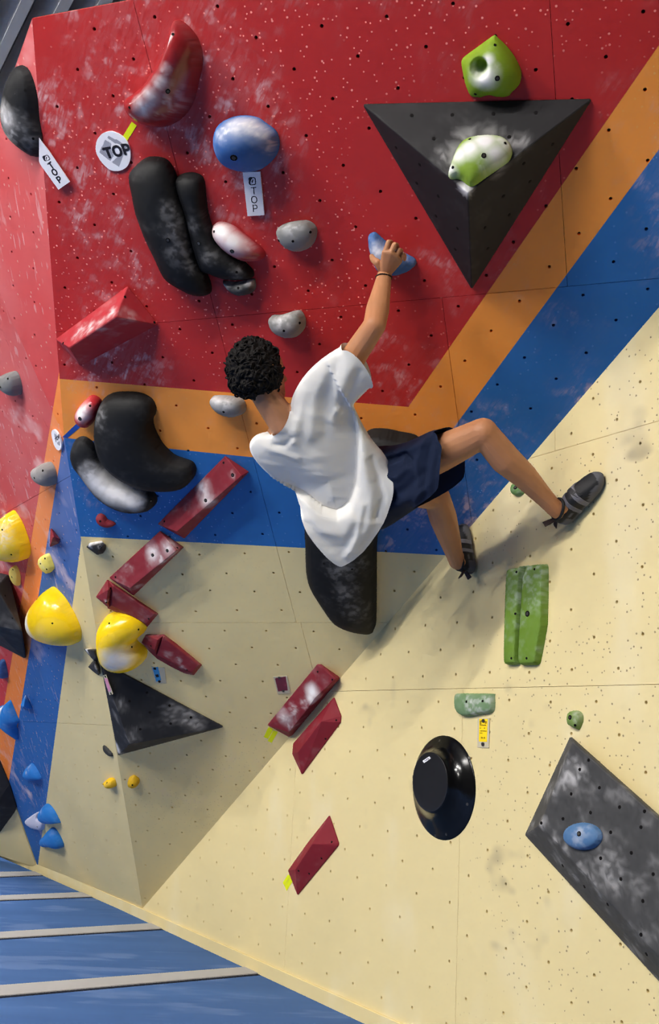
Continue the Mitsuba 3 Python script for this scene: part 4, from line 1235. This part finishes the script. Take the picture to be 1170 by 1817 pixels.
# t-shirt
tf = frame3(DE(590, 690, 3.80), DE(470, 800, 3.92), DE(690, 868, 4.03))
shirt_px = [(470, 768), (455, 772), (444, 785), (445, 802), (458, 822), (478, 842), (500, 856), (521, 868), (531, 892), (541, 915), (560, 940), (582, 962), (600, 974), (614, 969), (630, 958), (648, 940), (668, 912), (683, 885), (694, 850), (691, 822), (679, 802), (662, 782), (646, 757), (634, 733), (628, 716), (642, 700), (658, 683), (660, 672), (652, 650), (638, 630), (624, 618), (610, 614), (590, 624), (570, 638), (550, 656), (534, 676), (520, 702), (515, 722), (507, 740), (495, 755), (482, 765)]
foldl = tf.locs([(627, 728), (632, 760), (633, 800), (630, 845), (618, 876), (596, 892), (572, 886), (548, 872), (526, 866)])
backpg = sg.Polygon(tf.locs([(627, 728), (632, 760), (633, 800), (630, 845), (618, 876), (596, 892), (572, 886), (548, 872), (526, 866), (440, 820), (440, 740), (560, 600)]))
lines_ = [([(618, 640), (600, 690), (590, 735)], .030, .011), ([(596, 640), (580, 700), (578, 760)], .022, -.007), ([(572, 655), (556, 700), (552, 760)], .024, .007), ([(648, 690), (622, 712), (600, 722)], .018, .010), ([(540, 690), (530, 730), (520, 770)], .018, .006), ([(634, 650), (618, 690), (612, 716)], .016, -.007),
          ([(472, 786), (500, 792), (526, 800)], .014, .006), ([(486, 780), (505, 778), (518, 764)], .010, -.005), ([(540, 862), (580, 838), (622, 830)], .028, -.005),
          ([(538, 890), (572, 914), (605, 922), (624, 892)], .022, .006), ([(547, 908), (585, 942), (612, 942)], .018, -.004), ([(640, 800), (655, 850), (650, 900), (625, 945)], .022, .010), ([(668, 835), (676, 860), (664, 890)], .012, -.009), ([(658, 800), (668, 828)], .010, -.008), ([(640, 870), (630, 920), (612, 955)], .012, .008)]
lines_ = [(tf.locs(a), w, h) for a, w, h in lines_]


def shirt_relief(p, f):
    d = segdist(p, foldl)
    ins = shapely.contains_xy(backpg, p[:, 0], p[:, 1])
    z = np.where(ins, -.052 * np.exp(-d / .11), -.052 * np.exp(-d / .009) + .006)
    for a, w, h in lines_:
        z += h * np.exp(-(segdist(p, a) / w) ** 2)
    P3 = np.c_[p @ np.array([[.82, -.57], [.57, .82]]) * [16, 5], np.zeros(len(p))]
    z += (meshkit.fbm(P3, 3) - .5) * .013 + (meshkit.fbm(np.c_[p * 11, np.ones(len(p))], 3) - .5) * .003
    return z * np.clip(f * 2.2, 0, 1)


sm, sp_ = garment(tf, shirt_px, .125, .44, .006, [[(608, 614), (624, 618), (638, 630), (652, 650), (660, 672), (659, 680)], [(535, 900), (541, 915), (560, 940), (582, 962), (600, 974), (614, 969), (630, 958), (648, 940), (668, 912), (683, 885), (694, 850), (691, 826)], [(484, 763), (495, 753), (506, 740), (514, 726)]], shirt_relief)
put(part(pk, 't_shirt'), sm, 'cloth', True, np.tile(L(220, 217, 211), (len(sm.vertices), 1)))
labels[pk + '__t_shirt'] = {'label': 'loose white short-sleeved t-shirt'}

# shorts
sf = frame3(DE(690, 815, 4.02), DE(803, 805, 3.875), DE(690, 930, 4.08))
shorts_px = [(655, 800), (672, 792), (700, 790), (722, 784), (745, 774), (765, 765), (780, 762), (790, 765), (796, 776), (803, 786), (804, 815), (803, 848), (797, 862), (775, 880), (745, 898), (715, 918), (690, 934), (665, 944), (640, 950), (622, 946), (615, 900), (625, 840)]
sl = [([(690, 818), (715, 808), (735, 800), (748, 812)], .012, -.022), ([(705, 835), (725, 840), (745, 822)], .014, .012), ([(770, 770), (762, 810), (768, 850)], .010, .010), ([(784, 775), (778, 815), (780, 855)], .008, -.010), ([(794, 790), (790, 825), (790, 860)], .008, .008), ([(720, 800), (770, 780)], .014, .012), ([(640, 930), (700, 905), (770, 862)], .018, .012), ([(690, 880), (740, 860), (775, 830)], .016, -.009), ([(700, 850), (725, 880), (715, 910)], .014, -.007), ([(760, 880), (785, 850)], .010, .010)]
sl = [(sf.locs(a), w, h) for a, w, h in sl]


def shorts_relief(p, f):
    z = np.zeros(len(p))
    for a, w, h in sl:
        z += h * np.exp(-(segdist(p, a) / w) ** 2)
    z += (meshkit.fbm(np.c_[p * 14, np.zeros(len(p))], 3) - .5) * .012
    return z * np.clip(f * 2.5, 0, 1)


sm, _ = garment(sf, shorts_px, .122, .45, .0085, [[(784, 763), (790, 765), (796, 776), (803, 786), (804, 815), (803, 848), (797, 862), (775, 880), (750, 895)]], shorts_relief, .95)
put(part(pk, 'shorts'), sm, 'cloth', True, np.tile(L(20, 29, 50), (len(sm.vertices), 1)))
labels[pk + '__shorts'] = {'label': 'navy blue sports shorts'}


# climbing shoes
def shoe(ft, name, label, tabs):
    xs = np.array([-.004, .004, .016, .032, .055, .08, .105, .13, .155, .18, .205, .228, .245, .257, .263])
    hw_ = np.array([.007, .022, .032, .036, .037, .037, .038, .041, .0445, .046, .045, .040, .031, .018, .004])
    ht = np.array([.034, .068, .082, .086, .082, .082, .088, .085, .077, .067, .057, .048, .039, .029, .016])
    zo = np.array([.016, .006, .002, 0, 0, 0, 0, 0, 0, 0, 0, .001, .003, .007, .011])
    na = 40
    th = np.linspace(0, 2 * math.pi, na, endpoint=False)

    def surf(x, a, off=0.0):
        w, h, z0 = np.interp(x, xs, hw_) + off, np.interp(x, xs, ht) + off, np.interp(x, xs, zo) - off * .3
        c, s = np.cos(a), np.sin(a)
        y = w * np.sign(c) * np.abs(c) ** .75
        zc = z0 + (h - z0) * .30
        z = np.where(s > 0, zc + (h - zc) * np.abs(s) ** .9, zc - (zc - z0) * np.abs(s) ** .45)
        return np.stack([x + 0 * a, y, z], -1)

    st = np.interp(np.linspace(0, 1, 60), np.linspace(0, 1, len(xs)), xs)
    V = np.vstack([surf(x, th) for x in st])
    i, j = np.meshgrid(np.arange(59), np.arange(na), indexing='ij')
    qd = np.stack([i * na + j, (i + 1) * na + j, (i + 1) * na + (j + 1) % na, i * na + (j + 1) % na], -1).reshape(-1, 4)
    Fc = np.vstack([qd[:, [0, 1, 2]], qd[:, [0, 2, 3]], [[0, 0, 0]]])[:-1]
    caps = [np.c_[np.full(na - 2, 0), np.arange(2, na), np.arange(1, na - 1)], np.c_[np.full(na - 2, 59 * na), np.arange(1, na - 1) + 59 * na, np.arange(2, na) + 59 * na]]
    m = trimesh.Trimesh(ft.w(V), np.vstack([Fc] + caps)[:, ::-1], process=False)
    x, y, z = V.T
    col = np.tile(L(26, 26, 28), (len(V), 1))
    rand = (z < .024 + .022 * sstep(.12, .2, x) * sstep(.028, .04, np.abs(y)) + .03 * sstep(.225, .262, x)) | (x < .05) & (z < .05)
    col[rand] = L(84, 84, 88)
    col[z < .006] = L(34, 34, 36)
    rib = (x < .075) & (z > .012) & (z < .05) & (np.sin(z * 620) > .55)
    col[rib] = L(92, 92, 96)
    k = part(pk, name)
    put(k, m, 'rubber', True, col)
    labels[k] = {'label': label}

    def strap(x0, x1, sl, a0, a1, colr, nm, wdt=.018):
        aa = np.linspace(a0, a1, 24)
        rows = []
        for off, dx in ((.0, 0), (.0035, .001), (.0035, wdt - .001), (.0, wdt)):
            xx = np.interp(aa, [a0, a1], [x0, x1]) + dx
            rows.append(np.array([surf(p, np.array([q]), off)[0] for p, q in zip(xx, aa)]))
        V = np.vstack(rows)
        i, j = np.meshgrid(np.arange(3), np.arange(23), indexing='ij')
        qd = np.stack([i * 24 + j, i * 24 + j + 1, (i + 1) * 24 + j + 1, (i + 1) * 24 + j], -1).reshape(-1, 4)
        mm = trimesh.Trimesh(ft.w(V), np.vstack([qd[:, [0, 1, 2]], qd[:, [0, 2, 3]]]), process=False)
        kk = numbered(k + '__' + nm)
        put(kk, mm, 'rubber', False, np.tile(colr, (len(V), 1)))

    strap(.105, .085, 0, -.25, math.pi + .25, L(104, 102, 108), 'strap')
    strap(.150, .128, 0, -.1, math.pi + .1, L(108, 106, 112), 'strap', .022)
    strap(.128, .150, 0, .9, 2.2, L(40, 40, 42), 'strap', .02)
    # cuff round the ankle and the pull tabs at the heel
    aa = np.linspace(0, 2 * math.pi, 29)[:-1]
    cu_ = np.array([[.056 + .044 * math.cos(t), .034 * math.sin(t), .086 + .010 * math.cos(t)] for t in aa])
    put(numbered(k + '__cuff'), trimesh.util.concatenate([hullmesh([p, q], .006) for p, q in zip(ft.w(cu_), ft.w(np.roll(cu_, -1, 0)))]), 'rubber', False, np.tile(L(24, 24, 26), (28 * len(hullmesh([[0, 0, 0], [.1, 0, 0]], .006).vertices), 1))) if False else None
    cm = trimesh.util.concatenate([hullmesh([p, q], .006) for p, q in zip(ft.w(cu_), ft.w(np.roll(cu_, -1, 0)))])
    put(numbered(k + '__cuff'), cm, 'rubber', False, np.tile(L(24, 24, 26), (len(cm.vertices), 1)))
    for (a, b) in tabs:
        mm = hullmesh(np.vstack([ft.w(np.array(a))[None] + ft.y * .007 * s for s in (-1, 1)] + [ft.w(np.array(b))[None] + ft.y * .011 * s for s in (-1, 1)]), .0025)
        put(numbered(k + '__pull_tab'), mm, 'rubber', False, np.tile(L(44, 30, 28), (len(mm.vertices), 1)))


tabs = [([.004, 0, .062], [-.03, 0, .09]), ([.0, 0, .05], [-.028, 0, .035])]
shoe(fR, 'shoe', 'dark grey and black strapped climbing shoe on the right foot', tabs)
shoe(fL, 'shoe', 'dark grey and black climbing shoe on the left foot', tabs)
